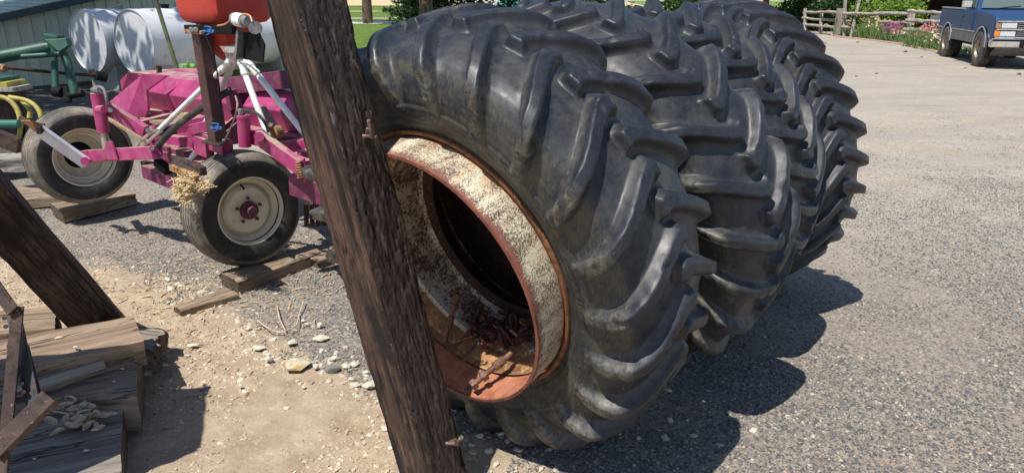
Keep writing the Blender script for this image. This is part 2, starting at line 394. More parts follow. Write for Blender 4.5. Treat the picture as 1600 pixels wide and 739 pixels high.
CREAM_B = band_mat()
d23 = 2*PI/23
T1 = big_tyre(-.086, 2.639, .867, .249, .871, .481, 23, 2.075, 2.075+d23/2, 1, RUB1,
     'nearest worn black tractor tyre with rusty cream rim band, leaning behind the dark post', (4.60,), 1, lugw=.0205, H=.041, fine=.007)
T2 = big_tyre(.395, 3.235, .757, .40, .925, .44, 23, 2.632, 2.632+PI/23, -1, RUB2,
     'second black tractor tyre from the dark post, its long bars level, between two others', None, 2, lugw=.019, H=.042, gentle=.020, rstep=.009, sstep=.008)
T3 = big_tyre(.704, 3.697, .924, .336, .893, .46, 28, 2.312, 2.312+PI/28, -1, RUB2,
     'third black tractor tyre in the row, mostly hidden, only its tread blocks showing', None, 3, lugw=.018, fine=.018, gentle=.018, steep=.012, rstep=.011, sstep=.010)
T4 = big_tyre(1.314, 4.375, .525, .255, .884, .474, 29, 2.448, 2.34, 1, RUB2,
     'farthest black tractor tyre in the row, tall sharp lugs against the open gravel', None, 4, lugw=.021, H=.046, wear=.4, fine=.018, bulge=.006, gentle=.016, steep=.012, rstep=.011, sstep=.010)

# ================================================================ charred posts (old square timbers)
def timber(name, p0, p1, corner_dir, w, h, mat, ns=26, nl=300, seed=0, burn=(1, 1, 1, 1), rough_amp=.006, parent=None, twist=0):
    p0, p1 = Vector(p0), Vector(p1); L = (p1-p0).length; z = (p1-p0).normalized()
    x = Vector(corner_dir); x = (x-z*x.dot(z)).normalized(); y = z.cross(x)
    # four faces; face k has its own roughness style
    cs = [(w/2, -h/2), (w/2, h/2), (-w/2, h/2), (-w/2, -h/2)]
    pts = []; fid = []; nrm = []
    for k in range(4):
        a, b = np.array(cs[k]), np.array(cs[(k+1) % 4]); d = (b-a)/np.linalg.norm(b-a); n = np.array((d[1], -d[0]))
        for i in range(ns):
            u = i/ns; pts.append(a+(b-a)*u); fid.append(k); nrm.append(n if i else (n+(lambda d0: np.array((d0[1], -d0[0])))((a-np.array(cs[k-1]))/np.linalg.norm(a-np.array(cs[k-1]))))/1.414)
    pts = np.array(pts); nrm = np.array(nrm); fid = np.array(fid); m = len(pts)
    # round the arrises
    e = np.minimum(w/2-np.abs(pts[:, 0]), h/2-np.abs(pts[:, 1])); cor = np.minimum(np.abs(np.abs(pts[:, 0])-w/2), 1)+np.minimum(np.abs(np.abs(pts[:, 1])-h/2), 1)
    Z = np.linspace(0, L, nl); P = np.concatenate([np.c_[pts, np.full(m, zz)] for zz in Z]); NN = np.tile(nrm, (nl, 1)); FI = np.tile(fid, nl); CO = np.tile(cor, nl)
    f1, f2 = worley(P*np.array([48, 48, 20])+fbm(P*9, 2, seed)[:, None]*.5, seed); char = -np.exp(-((f2-f1)/.10)**2)*.0022*np.clip(fbm(P*8, 2, seed+6)+.4, 0, 1)-.0045*np.exp(-(fbm(P*[46, 46, 7], 3, seed+21)/.10)**2)-.003*np.exp(-(fbm(P*[30, 30, 60], 2, seed+22)/.07)**2)*np.clip(fbm(P*[7, 7, 5], 2, seed+23)*2, 0, 1)+.0026*fbm(P*[95, 95, 26], 3, seed+3)+.0036*fbm(P*[34, 34, 5], 3, seed+4)-.006*np.clip(fbm(P*[50, 50, 8], 2, seed+16)-.3, 0, 1)
    grain = .0022*fbm(P*np.array([90, 90, 4]), 3, seed+7)-.006*np.exp(-(fbm(P*np.array([34, 34, 1.3]), 2, seed+31)/.05)**2)*np.clip(fbm(P*np.array([9, 9, 2]), 2, seed+32)+.5, 0, 1)-.009*np.clip(fbm(P*np.array([26, 26, 1.6]), 2, seed+8)-.42, 0, 1)*2.2-.018*np.clip(fbm(P*np.array([11, 11, 1.9]), 3, seed+2)-.72, 0, 1)*2
    bw = np.array(burn)[FI]; dsp = char*bw+grain*(1.7-1.5*bw)+.006*fbm(P*np.array([6, 6, 2.0]), 2, seed+11)
    dsp -= .010*np.exp(-CO/.012)+.016*np.exp(-CO/.022)*np.clip(fbm(P*np.array([5, 5, 7]), 3, seed+41)-.1, 0, 1)
    P[:, :2] += NN*dsp[:, None]
    V = (np.array(p0)+P[:, :1]*np.array(x)+P[:, 1:2]*np.array(y)+P[:, 2:]*np.array(z))
    # local mesh: keep z along the grain
    i = np.arange(nl-1)[:, None]; j = np.arange(m)[None]; F = np.stack([i*m+j, i*m+(j+1) % m, (i+1)*m+(j+1) % m, (i+1)*m+j], -1).reshape(-1, 4)
    bm_v = P.tolist(); fs = F.tolist(); fs.append(list(range(m))[::-1]); fs.append([(nl-1)*m+q for q in range(m)])
    me = bpy.data.meshes.new(name); me.from_pydata(bm_v, [], fs)
    at = me.attributes.new('burn', 'FLOAT', 'POINT'); at.data.foreach_set('value', bw.astype(np.float32))
    at = me.attributes.new('cav', 'FLOAT', 'POINT'); at.data.foreach_set('value', np.clip(-dsp/.01, 0, 1).astype(np.float32))
    me.polygons.foreach_set('use_smooth', [True]*len(me.polygons)); me.materials.append(mat)
    o = bpy.data.objects.new(name, me); C.objects.link(o)
    M = Matrix((x, y, z)).transposed().to_4x4(); M.translation = p0; o.matrix_basis = M
    if parent: adopt(o, parent)
    return o
def post_mat(name, brown=(.11, .060, .042), dark=(.035, .022, .016), char=(.026, .017, .014), pale=(.30, .26, .21)):
    t = T(name); b = t.attr('burn'); z = t.n('SeparateXYZ', {'Vector': t.tc.outputs['Object']}).outputs[2]
    g = t.noise(26, (1, 1, .09), 9, .8, dist=.2); g2 = t.noise(110, (1, 1, .07), 5, .7)
    br = t.mix(brown, dark, t.ramp(g, .45, .56)); br = t.mix(br, (.15, .092, .062), t.math('MULTIPLY', t.ramp(g2, .5, .62), .5))
    ck = t.ramp(t.math('ABSOLUTE', t.math('SUBTRACT', t.noise(15, (1, 1, .06), 3, .5, dist=.3, loc=(3, 1, 0)), .5)), .012, .002); ck2 = t.ramp(t.math('ABSOLUTE', t.math('SUBTRACT', t.noise(34, (1, 1, .07), 3, .5, dist=.3, loc=(1, 5, 0)), .5)), .014, .003)
    br = t.mix(br, (.010, .008, .007), t.math('MAXIMUM', ck, t.math('MULTIPLY', ck2, .8)))
    br = t.mix(br, (.015, .011, .010), t.math('MULTIPLY', t.ramp(t.attr('cav'), .35, .8), .9)); br = t.mix(br, (.018, .014, .013), t.ramp(t.math('ADD', t.math('MULTIPLY', t.noise(7, (1, 1, .35), 6, .7, loc=(2, 2, 2)), 1.), t.ramp(z, 1.2, .8, 0, .07)), .56, .68))
    br = t.mix(br, (.22, .21, .19), t.math('MULTIPLY', t.ramp(z, .14, .0), t.ramp(g, .4, .6, .2, .8)))
    ch = t.mix(char, (.075, .048, .036), t.ramp(t.noise(38, (1, 1, .5), 6, .7), .48, .68))
    ch = t.mix(ch, pale, t.math('MULTIPLY', t.ramp(t.noise(48, (1, 1, .3), 4, .6, loc=(1, 7, 3)), .64, .70), t.math('MULTIPLY', t.ramp(z, .9, 1.5, .1, .8), t.ramp(t.noise(9), .4, .6))))
    c = t.mix(br, ch, t.ramp(b, .4, .6)); t.set(Base_Color=c, Roughness=t.ramp(b, .4, .6, .8, .5)); t.p.inputs['Specular IOR Level'].default_value = .35
    n = t.bump(g, .6, .006); n = t.bump(t.noise(160, (1, 1, .3), 5, .7), .5, .0025, n); t.set(Normal=n); return t.m
POST = post_mat('charred_timber'); 
az_r = math.radians(-39.7)
pb = G(695, 800, -.03); pt = D(477, 0, 2.19); top = pb+(pt-pb)*1.5
proot = empty('leaning_post', (-.285, 2.268, 0), 'thick dark charred square timber post leaning left in front of the nearest tyre', 'wooden post')
timber('post_timber', pb, top, (math.cos(az_r), math.sin(az_r), 0), .186, .184, POST, 54, 520, 3, (1, 0, 0, 0), parent=proot)
def spike(px, py, px2, py2, dep, r=.0062):
    a = D(px, py, dep); fwd = D(px2, py2, dep-.035)
    bm = NB(); tube(bm, [a+(a-CAM).normalized()*.10, a, a+(fwd-a)*.45], [r, r, r*1.05], 10)
    tube(bm, [D(px-8, py+2, dep-.02), D(px+14, py+3, dep-.012)], r*.95, 10)
    tube(bm, [D(px+7, py+4, dep-.016), D(px2, py2, dep-.045)], [r*.95, r], 10)
    obj('steel_spike', bm, RUSTP, proot, True)
RUSTP = layered('rust_pin', (.20, .13, .10), [((.09, .05, .04), 30, .45, .6), ((.42, .38, .33), 60, .55, .66)], .65, .3, [(120, .4, .002)])
spike(574, 211, 576, 188, 2.21); spike(704, 690, 722, 682, 2.47)
p2b = Vector((-2.25, 3.6, -.05)); p2d = Vector((-.14, -.43, .866))*1.1; 
POST2 = post_mat('dark_brown_timber', (.12, .078, .058), (.04, .027, .021))
o = timber('leaning_brace_timber', p2b, p2b+p2d*1.75, (.72, .50, .36), .22, .27, POST2, 20, 200, 9, (.0, .0, .0, .0))
tag(o, 'dark brown square timber slanting up left out of the plank pile', 'timber brace')
# ================================================================ ground
def gnd_border(x):   # y of the dirt / gravel border (dirt is nearer the camera)
    return np.interp(x, [-9, -5, -3.7, -2.36, -1.36, -.61, -.11, .13, .3, 3], [6.4, 5.4, 4.75, 4.45, 3.58, 2.97, 2.60, 2.36, 1.9, -3])
def ground_mat():
    t = T('ground_gravel_and_dirt')
    at = t.attr('dirt'); nb = t.noise(3.2, detail=8, rough=.7)
    m = t.ramp(t.math('ADD', at, t.math('MULTIPLY', t.math('SUBTRACT', nb, .5), .9)), .42, .58)
    # gravel: layered voronoi chips
    def chips(sc_, seed, p):
        v = t.n('TexVoronoi', {'Vector': t.co(loc=(seed, seed, 0)), 'Scale': sc_}); return v
    v1 = chips(78., 0, 0); v2 = chips(150., 3, 0)
    hs = t.n('SeparateColor', {0: v1.outputs['Color']}); h2 = t.n('SeparateColor', {0: v2.outputs['Color']})
    gc = t.mix((.125, .118, .112), (.37, .325, .265), t.ramp(hs.outputs[0], .35, .95)); gc = t.mix(gc, (.40, .36, .29), t.ramp(hs.outputs[1], .86, .9)); gc = t.mix(gc, (.34, .20, .11), t.ramp(hs.outputs[2], .93, .95))
    gd = t.mix((.13, .12, .11), (.39, .34, .27), h2.outputs[0]); gc = t.mix(gc, gd, .4)
    far = t.attr('far')      # packed, dustier drive
    gfar = t.mix((.44, .385, .31), (.35, .315, .265), t.ramp(t.noise(.6, (1, 2.2, 1), 6, .7), .4, .6)); gfar = t.mix(gfar, (.47, .40, .30), t.ramp(t.noise(.33, (1, 1.8, 1), 6, .75, loc=(3, 3, 0)), .5, .66))
    gfar = t.mix(gfar, (.22, .205, .18), t.math('MULTIPLY', t.ramp(t.noise(6, (.6, 1.6, 1), 10, .85, loc=(5, 1, 0)), .50, .64), .55)); gfar = t.mix(gfar, (.24, .20, .155), t.math('MULTIPLY', t.ramp(t.noise(.35, (.5, 2.4, 1), 5, .6, loc=(1, 8, 0), dist=.6), .54, .62), .35)); gfar = t.mix(gfar, (.15, .14, .125), t.math('MULTIPLY', t.ramp(t.noise(30, detail=8, rough=.9), .50, .58), .75))
    gfar = t.mix(gfar, (.47, .43, .36), t.math('MULTIPLY', t.ramp(t.noise(22, detail=8, rough=.9, loc=(8, 1, 0)), .53, .6), .7))
    gc = t.mix(gc, gfar, t.ramp(t.math('ADD', far, t.math('MULTIPLY', t.math('SUBTRACT', nb, .5), .5)), .15, .8, 0, .92))
    dust = t.math('MULTIPLY', t.ramp(t.noise(1.1, detail=7, rough=.7, loc=(4, 9, 0)), .50, .64), .55); gc = t.mix(gc, (.33, .275, .205), dust)
    dc = t.mix((.45, .36, .255), (.34, .26, .18), t.ramp(t.noise(5, detail=9, rough=.75), .38, .62)); dc = t.mix(dc, (.56, .475, .37), t.ramp(t.noise(17, detail=8, rough=.8, loc=(3, 1, 0)), .52, .68, 0, .8)); dc = t.mix(dc, (.22, .16, .11), t.math('MULTIPLY', t.ramp(t.noise(60, detail=5, rough=.8), .56, .66), .6))
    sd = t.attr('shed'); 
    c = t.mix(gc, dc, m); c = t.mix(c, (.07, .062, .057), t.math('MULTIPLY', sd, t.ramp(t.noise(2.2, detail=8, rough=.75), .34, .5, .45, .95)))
    t.set(Base_Color=c, Roughness=.92); t.p.inputs['Specular IOR Level'].default_value = .2
    b = t.bump(t.math('MULTIPLY', v1.outputs['Distance'], t.ramp(m, 0, 1, 1, .1)), -.9, .012); b = t.bump(t.noise(34, detail=8, rough=.8), .6, .014, b); b = t.bump(t.noise(7, detail=8, rough=.75), .5, .03, b); t.set(Normal=b); return t.m
GM = ground_mat()
def rel(x, y):
    X = np.c_[x, y, 0*x]; dirt = sst(.25, -.25, y-gnd_border(x))
    h = .010*fbm(X*1.7, 3, 40)+dirt*(.012*fbm(X*6, 4, 41)+.007*fbm(X*21, 3, 42))+.004*fbm(X*9, 3, 43)
    return h*np.clip((60-np.hypot(x, y))/50, 0, 1)*.9-.004
def grid_mesh(name, xs, ys, mat, attrs=True):
    X, Y = np.meshgrid(xs, ys); x, y = X.ravel(), Y.ravel(); V = np.c_[x, y, rel(x, y)]
    nx, ny = len(xs), len(ys); i = np.arange(ny-1)[:, None]; j = np.arange(nx-1)[None]
    F = np.stack([i*nx+j, i*nx+j+1, (i+1)*nx+j+1, (i+1)*nx+j], -1).reshape(-1, 4)
    me = bpy.data.meshes.new(name); me.from_pydata(V.tolist(), [], F.tolist())
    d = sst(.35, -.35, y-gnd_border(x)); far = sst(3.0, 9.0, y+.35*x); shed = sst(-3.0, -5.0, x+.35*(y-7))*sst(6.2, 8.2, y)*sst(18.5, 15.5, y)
    for nm, a in (('dirt', d), ('far', far), ('shed', shed)):
        at = me.attributes.new(nm, 'FLOAT', 'POINT'); at.data.foreach_set('value', a.astype(np.float32))
    me.polygons.foreach_set('use_smooth', [True]*len(F)); me.materials.append(mat)
    o = bpy.data.objects.new(name, me); C.objects.link(o); return o
xs = np.unique(np.r_[-4000, -800, -200, -80, np.arange(-40, -6, 1.), np.arange(-6, 5, .03), np.arange(5, 40, 1.), 80, 200, 800, 4000])
ys = np.unique(np.r_[-60, -20, -5, np.arange(0, 1.6, .2), np.arange(1.6, 7, .03), np.arange(7, 12, .12), np.arange(12, 60, 1.5), 80, 200, 800, 5000])
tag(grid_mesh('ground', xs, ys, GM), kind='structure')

# loose stones as geometry: point clouds instanced with angular chips
def chip_mat(name, cols, rough=.85):
    t = T(name); r = t.n('ObjectInfo').outputs['Random']; k = t.n('ValToRGB', {'Fac': r}); e = k.color_ramp; e.interpolation = 'CONSTANT'
    while len(e.elements) < len(cols): e.elements.new(.5)
    for i, (p, c) in enumerate(cols): e.elements[i].position = p; e.elements[i].color = (*c, 1)
    c = t.mix(k.outputs[0], (.33, .29, .23), t.ramp(t.noise(70, detail=3), .5, .75, 0, .45)); t.set(Base_Color=c, Roughness=rough); t.p.inputs['Specular IOR Level'].default_value = .3; return t.m
def scatter(name, P, smin, smax, mat, seed, flat=.5, sub=1, label=None):
    me = bpy.data.meshes.new(name); me.from_pydata(P.tolist(), [], []); o = bpy.data.objects.new(name, me); C.objects.link(o)
    g = bpy.data.node_groups.new(name, 'GeometryNodeTree'); g.interface.new_socket('Geometry', in_out='INPUT', socket_type='NodeSocketGeometry'); g.interface.new_socket('Geometry', in_out='OUTPUT', socket_type='NodeSocketGeometry')
    N = g.nodes.new; L = g.links.new; gi = N('NodeGroupInput'); go = N('NodeGroupOutput')
    ic = N('GeometryNodeMeshIcoSphere'); ic.inputs['Radius'].default_value = 1; ic.inputs['Subdivisions'].default_value = sub
    sp = N('GeometryNodeSetPosition'); nz = N('ShaderNodeTexNoise'); nz.inputs['Scale'].default_value = 1.1+seed*.01; nz.inputs['Detail'].default_value = 1
    vm = N('ShaderNodeVectorMath'); vm.operation = 'SUBTRACT'; vm.inputs[1].default_value = (.5, .5, .5); L(nz.outputs['Color'], vm.inputs[0])
    vs = N('ShaderNodeVectorMath'); vs.operation = 'SCALE'; vs.inputs['Scale'].default_value = 1.3; L(vm.outputs[0], vs.inputs[0]); L(ic.outputs['Mesh'], sp.inputs['Geometry']); L(vs.outputs[0], sp.inputs['Offset'])
    ip = N('GeometryNodeInstanceOnPoints'); L(gi.outputs[0], ip.inputs['Points']); L(sp.outputs[0], ip.inputs['Instance'])
    def rv(a, b, ty, sd):
        r = N('FunctionNodeRandomValue'); r.data_type = ty; i = 0 if ty == 'FLOAT_VECTOR' else 2; r.inputs[i].default_value = a; r.inputs[i+1].default_value = b; r.inputs['Seed'].default_value = sd; return r.outputs[0 if ty == 'FLOAT_VECTOR' else 1]
    er = N('FunctionNodeEulerToRotation'); L(rv((-.5, -.5, 0), (.5, .5, 6.28), 'FLOAT_VECTOR', seed), er.inputs[0]); L(er.outputs[0], ip.inputs['Rotation'])
    s1 = N('ShaderNodeVectorMath'); s1.operation = 'SCALE'; L(rv((1, .55, flat*.7), (1.3, 1., flat), 'FLOAT_VECTOR', seed+1), s1.inputs[0])
    pw = N('ShaderNodeMath'); pw.operation = 'POWER'; L(rv(0., 1., 'FLOAT', seed+2), pw.inputs[0]); pw.inputs[1].default_value = 2.2
    mr = N('ShaderNodeMapRange'); L(pw.outputs[0], mr.inputs[0]); mr.inputs[3].default_value = smin; mr.inputs[4].default_value = smax; L(mr.outputs[0], s1.inputs['Scale']); L(s1.outputs[0], ip.inputs['Scale'])
    sm = N('GeometryNodeSetMaterial'); L(ip.outputs[0], sm.inputs['Geometry']); sm.inputs['Material'].default_value = mat; L(sm.outputs[0], go.inputs[0])
    m = o.modifiers.new('gn', 'NODES'); m.node_group = g; me.materials.append(mat); o['kind'] = 'stuff'; o['category'] = 'stones'
    if label: o['label'] = label
    return o
def in_view(P, pad=1.12):
    x, y = P[:, 0], P[:, 1]; z = -CH; d = y*math.cos(TH)-z*math.sin(TH); v = -(y*math.sin(TH)+z*math.cos(TH)); u = x/d*FPX; vv = v/d*FPX
    return (np.abs(u) < 800*pad) & (vv < 370*pad) & (vv > -400) & (d > .5)
def pts(n, x0, x1, y0, y1, cond):
    P = np.c_[rng.uniform(x0, x1, n), rng.uniform(y0, y1, n)]; P = P[in_view(P)]; P = P[cond(P[:, 0], P[:, 1])]; return np.c_[P, rel(P[:, 0], P[:, 1])]
nzb = lambda x, y: .28*fbm(np.c_[x*3, y*3, 0*x], 3, 77)
GRAV = chip_mat('gravel_chips', [(0, (.075, .077, .083)), (.27, (.135, .133, .13)), (.45, (.23, .21, .18)), (.60, (.30, .275, .235)), (.75, (.09, .093, .102)), (.90, (.46, .41, .33)), (.965, (.34, .22, .14))])
isg = lambda x, y: (y+nzb(x, y) > gnd_border(x)) & ~((x < -3.2) & (y > 8))
P = pts(760000, -6, 6.5, 2.0, 8.5, lambda x, y: isg(x, y) & (rng.random(len(x)) < np.clip(1.38-.215*(y-2)+.25*fbm(np.c_[x*.6, y*.6, 0*x], 3, 92), 0, 1)*np.clip(.72+1.6*fbm(np.c_[x*1.3, y*1.3, 0*x], 4, 91), .12, 1)))
scatter('gravel', P, .0028, .0098, GRAV, 11, .62, label='angular grey and tan gravel around the tyres')
GRAVF = chip_mat('gravel_chips_dusty', [(0, (.17, .16, .145)), (.3, (.26, .24, .21)), (.6, (.36, .325, .27)), (.88, (.48, .43, .35))])
P = pts(170000, -8, 9, 5.5, 12, lambda x, y: isg(x, y) & (rng.random(len(x)) < np.clip(1.1-.17*(y-5), .0, 1)))
scatter('gravel', P, .003, .009, GRAVF, 21, .6, label='coarser gravel farther along the drive')
DIRTP = chip_mat('dirt_crumbs', [(0, (.50, .385, .27)), (.5, (.42, .31, .21)), (.8, (.62, .53, .40)), (.93, (.20, .17, .14))])
P = pts(48000, -4.5, 1.0, 1.8, 5, lambda x, y: (y+nzb(x, y) < gnd_border(x)+.1) & (rng.random(len(x)) < np.clip(.5+2*fbm(np.c_[x*2, y*2, 0*x], 3, 5), .08, 1)))
scatter('dirt_crumbs', P, .003, .012, DIRTP, 31, .55, label='crumbs of dry dirt and grit on the bare sandy ground')
PALE = chip_mat('pale_stone_chips', [(0, (.55, .50, .40)), (.5, (.46, .40, .30)), (.85, (.62, .58, .49)), (.95, (.25, .25, .24))])
P = pts(9000, -4.5, 1.2, 1.8, 5.4, lambda x, y: rng.random(len(x)) < np.clip(.06+1.1*np.exp(-((y-gnd_border(x)+.05)/.14)**2), 0, 1)*np.where(x < -2.6, .3, 1))
scatter('pale_chips', P, .006, .022, PALE, 41, .5, label='pale limestone chips strewn where the gravel meets the dirt')
# straw and bark litter
STRAW = layered('straw_dry', (.50, .38, .22), [((.33, .22, .12), 20, .45, .6)], .85)
def litter(name, n, cond, x0, x1, y0, y1, ln, mat, label):
    P = pts(n, x0, x1, y0, y1, cond); vs = []; fs = []
    for x, y, z in P:
        a = random.uniform(0, PI); l = random.uniform(*ln)/2; w = l*random.uniform(.06, .2); dx, dy = math.cos(a)*l, math.sin(a)*l; wx, wy = -math.sin(a)*w, math.cos(a)*w; h = random.uniform(.003, .012); tz = random.uniform(-.3, .3)*l
        b = len(vs); vs += [(x-dx-wx, y-dy-wy, z+h-tz), (x-dx+wx, y-dy+wy, z+h-tz), (x+dx+wx, y+dy+wy, z+h+tz), (x+dx-wx, y+dy-wy, z+h+tz), (x, y, z+h+w*.9)]
        fs += [(b, b+1, b+4), (b+1, b+2, b+4), (b+2, b+3, b+4), (b+3, b, b+4)]
    o = obj(name, (vs, fs), mat); tag(o, label, 'litter', kind='stuff')
BARK = layered('bark_bits', (.34, .19, .10), [((.18, .10, .06), 25, .4, .6)], .9)
litter('straw_litter', 5000, lambda x, y: rng.random(len(x)) < np.exp(-((y-4.5-.6*(x+1.6))**2)/.5), -4.4, -.7, 3.1, 6.6, (.02, .07), STRAW, 'dry straw scattered on the ground around the implement wheels')
litter('bark_litter', 1800, lambda x, y: (x < -1.2), -4.8, -.8, 2.9, 6.4, (.012, .04), BARK, 'brown bark bits scattered on the gravel left of the post')
litter('bark_litter', 420, lambda x, y: y > 2.2, 1., 6, 2.2, 12, (.012, .035), BARK, 'sparse brown leaf bits on the open gravel drive')

# the larger pale stones, one by one
STONE = layered('pale_limestone', (.54, .49, .39), [((.42, .36, .27), 18, .45, .62), ((.62, .58, .49), 40, .5, .65)], .85, bumps=[(60, .5, .006)])
STONEY = layered('yellow_stained_limestone', (.50, .44, .32), [((.45, .30, .08), 12, .50, .58), ((.38, .32, .24), 30, .5, .6)], .85, bumps=[(50, .5, .006)])
SGREY = layered('grey_stone', (.20, .20, .185), [((.13, .13, .125), 14, .45, .6)], .8, bumps=[(60, .3, .004)])
def stone_mesh(name, a, b, c, seed, mat):
    bm = NB(); r = random.Random(seed)
    for i in range(26):
        d = Vector((r.gauss(0, 1), r.gauss(0, 1), r.gauss(0, 1))).normalized()*r.uniform(.78, 1.12); bm.verts.new((d.x*a*(1+.25*d.y), d.y*b, max(d.z, -.5)*c))
    h = bmesh.ops.convex_hull(bm, input=bm.verts); bmesh.ops.delete(bm, geom=[g for g in h['geom_interior'] if isinstance(g, bmesh.types.BMVert)], context='VERTS')
    return obj(name, bm, mat)
def stone(px, py, wpx, hpx, label, mat=None, name='pale_stone', seed=[0]):
    seed[0] += 1; g = G(px, py); d = g.y*math.cos(TH)+CH*math.sin(TH); a = wpx*d/FPX/2; b = a*random.uniform(.6, .85); c = max(hpx*d/FPX*.42, a*.22)
    o = stone_mesh(name, a, b, c, seed[0], mat or STONE); o.location = (g.x, g.y, c*.25+.004); o.rotation_euler.z = random.uniform(-.3, .3)
    tag(o, label, 'stone', 'larger stones on the dirt'); return o
stone(462, 572, 50, 17, 'largest pale stone on the dirt, low and streaked with yellow stain', STONEY)
stone(520, 580, 24, 22, 'smooth grey oval stone among the pale chips left of the post', SGREY, 'grey_stone')
stone(501, 530, 28, 9, 'long flat white stone on the gravel left of the post')
stone(500, 510, 14, 10, 'small bright white stone farthest out on the gravel left of the post')
stone(419, 563, 16, 12, 'bright white stone just left of the yellow stained stone')
stone(404, 545, 22, 9, 'flat cream stone up left of the yellow stained stone')
stone(523, 562, 15, 11, 'white stone right above the smooth grey oval stone')
stone(553, 572, 16, 14, 'white angular stone midway between grey oval stone and post')
stone(540, 576, 17, 16, 'cream lump of stone touching the right side of the grey oval stone')
stone(579, 604, 26, 14, 'wide cream stone closest to the left edge of the big post')
stone(555, 605, 18, 14, 'cream stone just left of the one beside the big post')
stone(549, 594, 12, 9, 'small cream stone above the pair beside the big post')
stone(572, 584, 13, 9, 'small white stone near post edge above the wide cream one')
stone(494, 575, 12, 14, 'upright cream stone right of the yellow stained stone')
stone(456, 536, 18, 8, 'flat tan pale stone above the yellow stained stone')
stone(474, 503, 10, 8, 'tiny cream stone out on the gravel by the dry twigs')
stone(480, 508, 10, 7, 'tiny white stone beside the dry twigs on the gravel')
stone(448, 640, 12, 10, 'pale stone alone on dirt below the yellow stained stone')
stone(534, 620, 10, 8, 'small pale stone alone on dirt left of the post')
stone(475, 606, 9, 6, 'little white chip on dirt under the stone cluster')
stone(603, 671, 22, 7, 'long pale sliver of stone against the foot of the big post')
stone(232, 585, 16, 9, 'flat pale stone lying right of the plank ends')
stone(258, 572, 14, 8, 'pale angular stone a step right of the plank ends')
stone(322, 604, 12, 8, 'pale stone at the upper corner of the ground shadow')
stone(301, 541, 18, 8, 'cream stone on the dirt up right of the plank ends')
stone(782, 678, 20, 11, 'tan stone in the sun right below the nearest tyre')
stone(810, 705, 16, 8, 'pale stone nearest the bottom edge by the post foot')
stone(375, 604, 9, 7, 'small rusty white stone on the dirt left of centre')
stone(388, 515, 11, 6, 'small cream stone left of the dry twigs')
# dry twigs
TW = layered('dry_twig', (.62, .52, .36), [((.4, .3, .18), 30, .45, .6)], .85)
bm = NB()
for cp in ([(402, 500), (418, 512), (436, 519), (446, 518)], [(433, 478), (437, 498), (446, 516)], [(446, 517), (462, 508), (468, 490), (474, 470)]):
    tube(bm, arc_pts([G(x, y, .012+.02*(i % 2)) for i, (x, y) in enumerate(cp)], 5), .0035, 6)
tag(obj('dry_twig', bm, TW, None, True), 'forked dry pale twig lying on the gravel left of the post', 'twig')

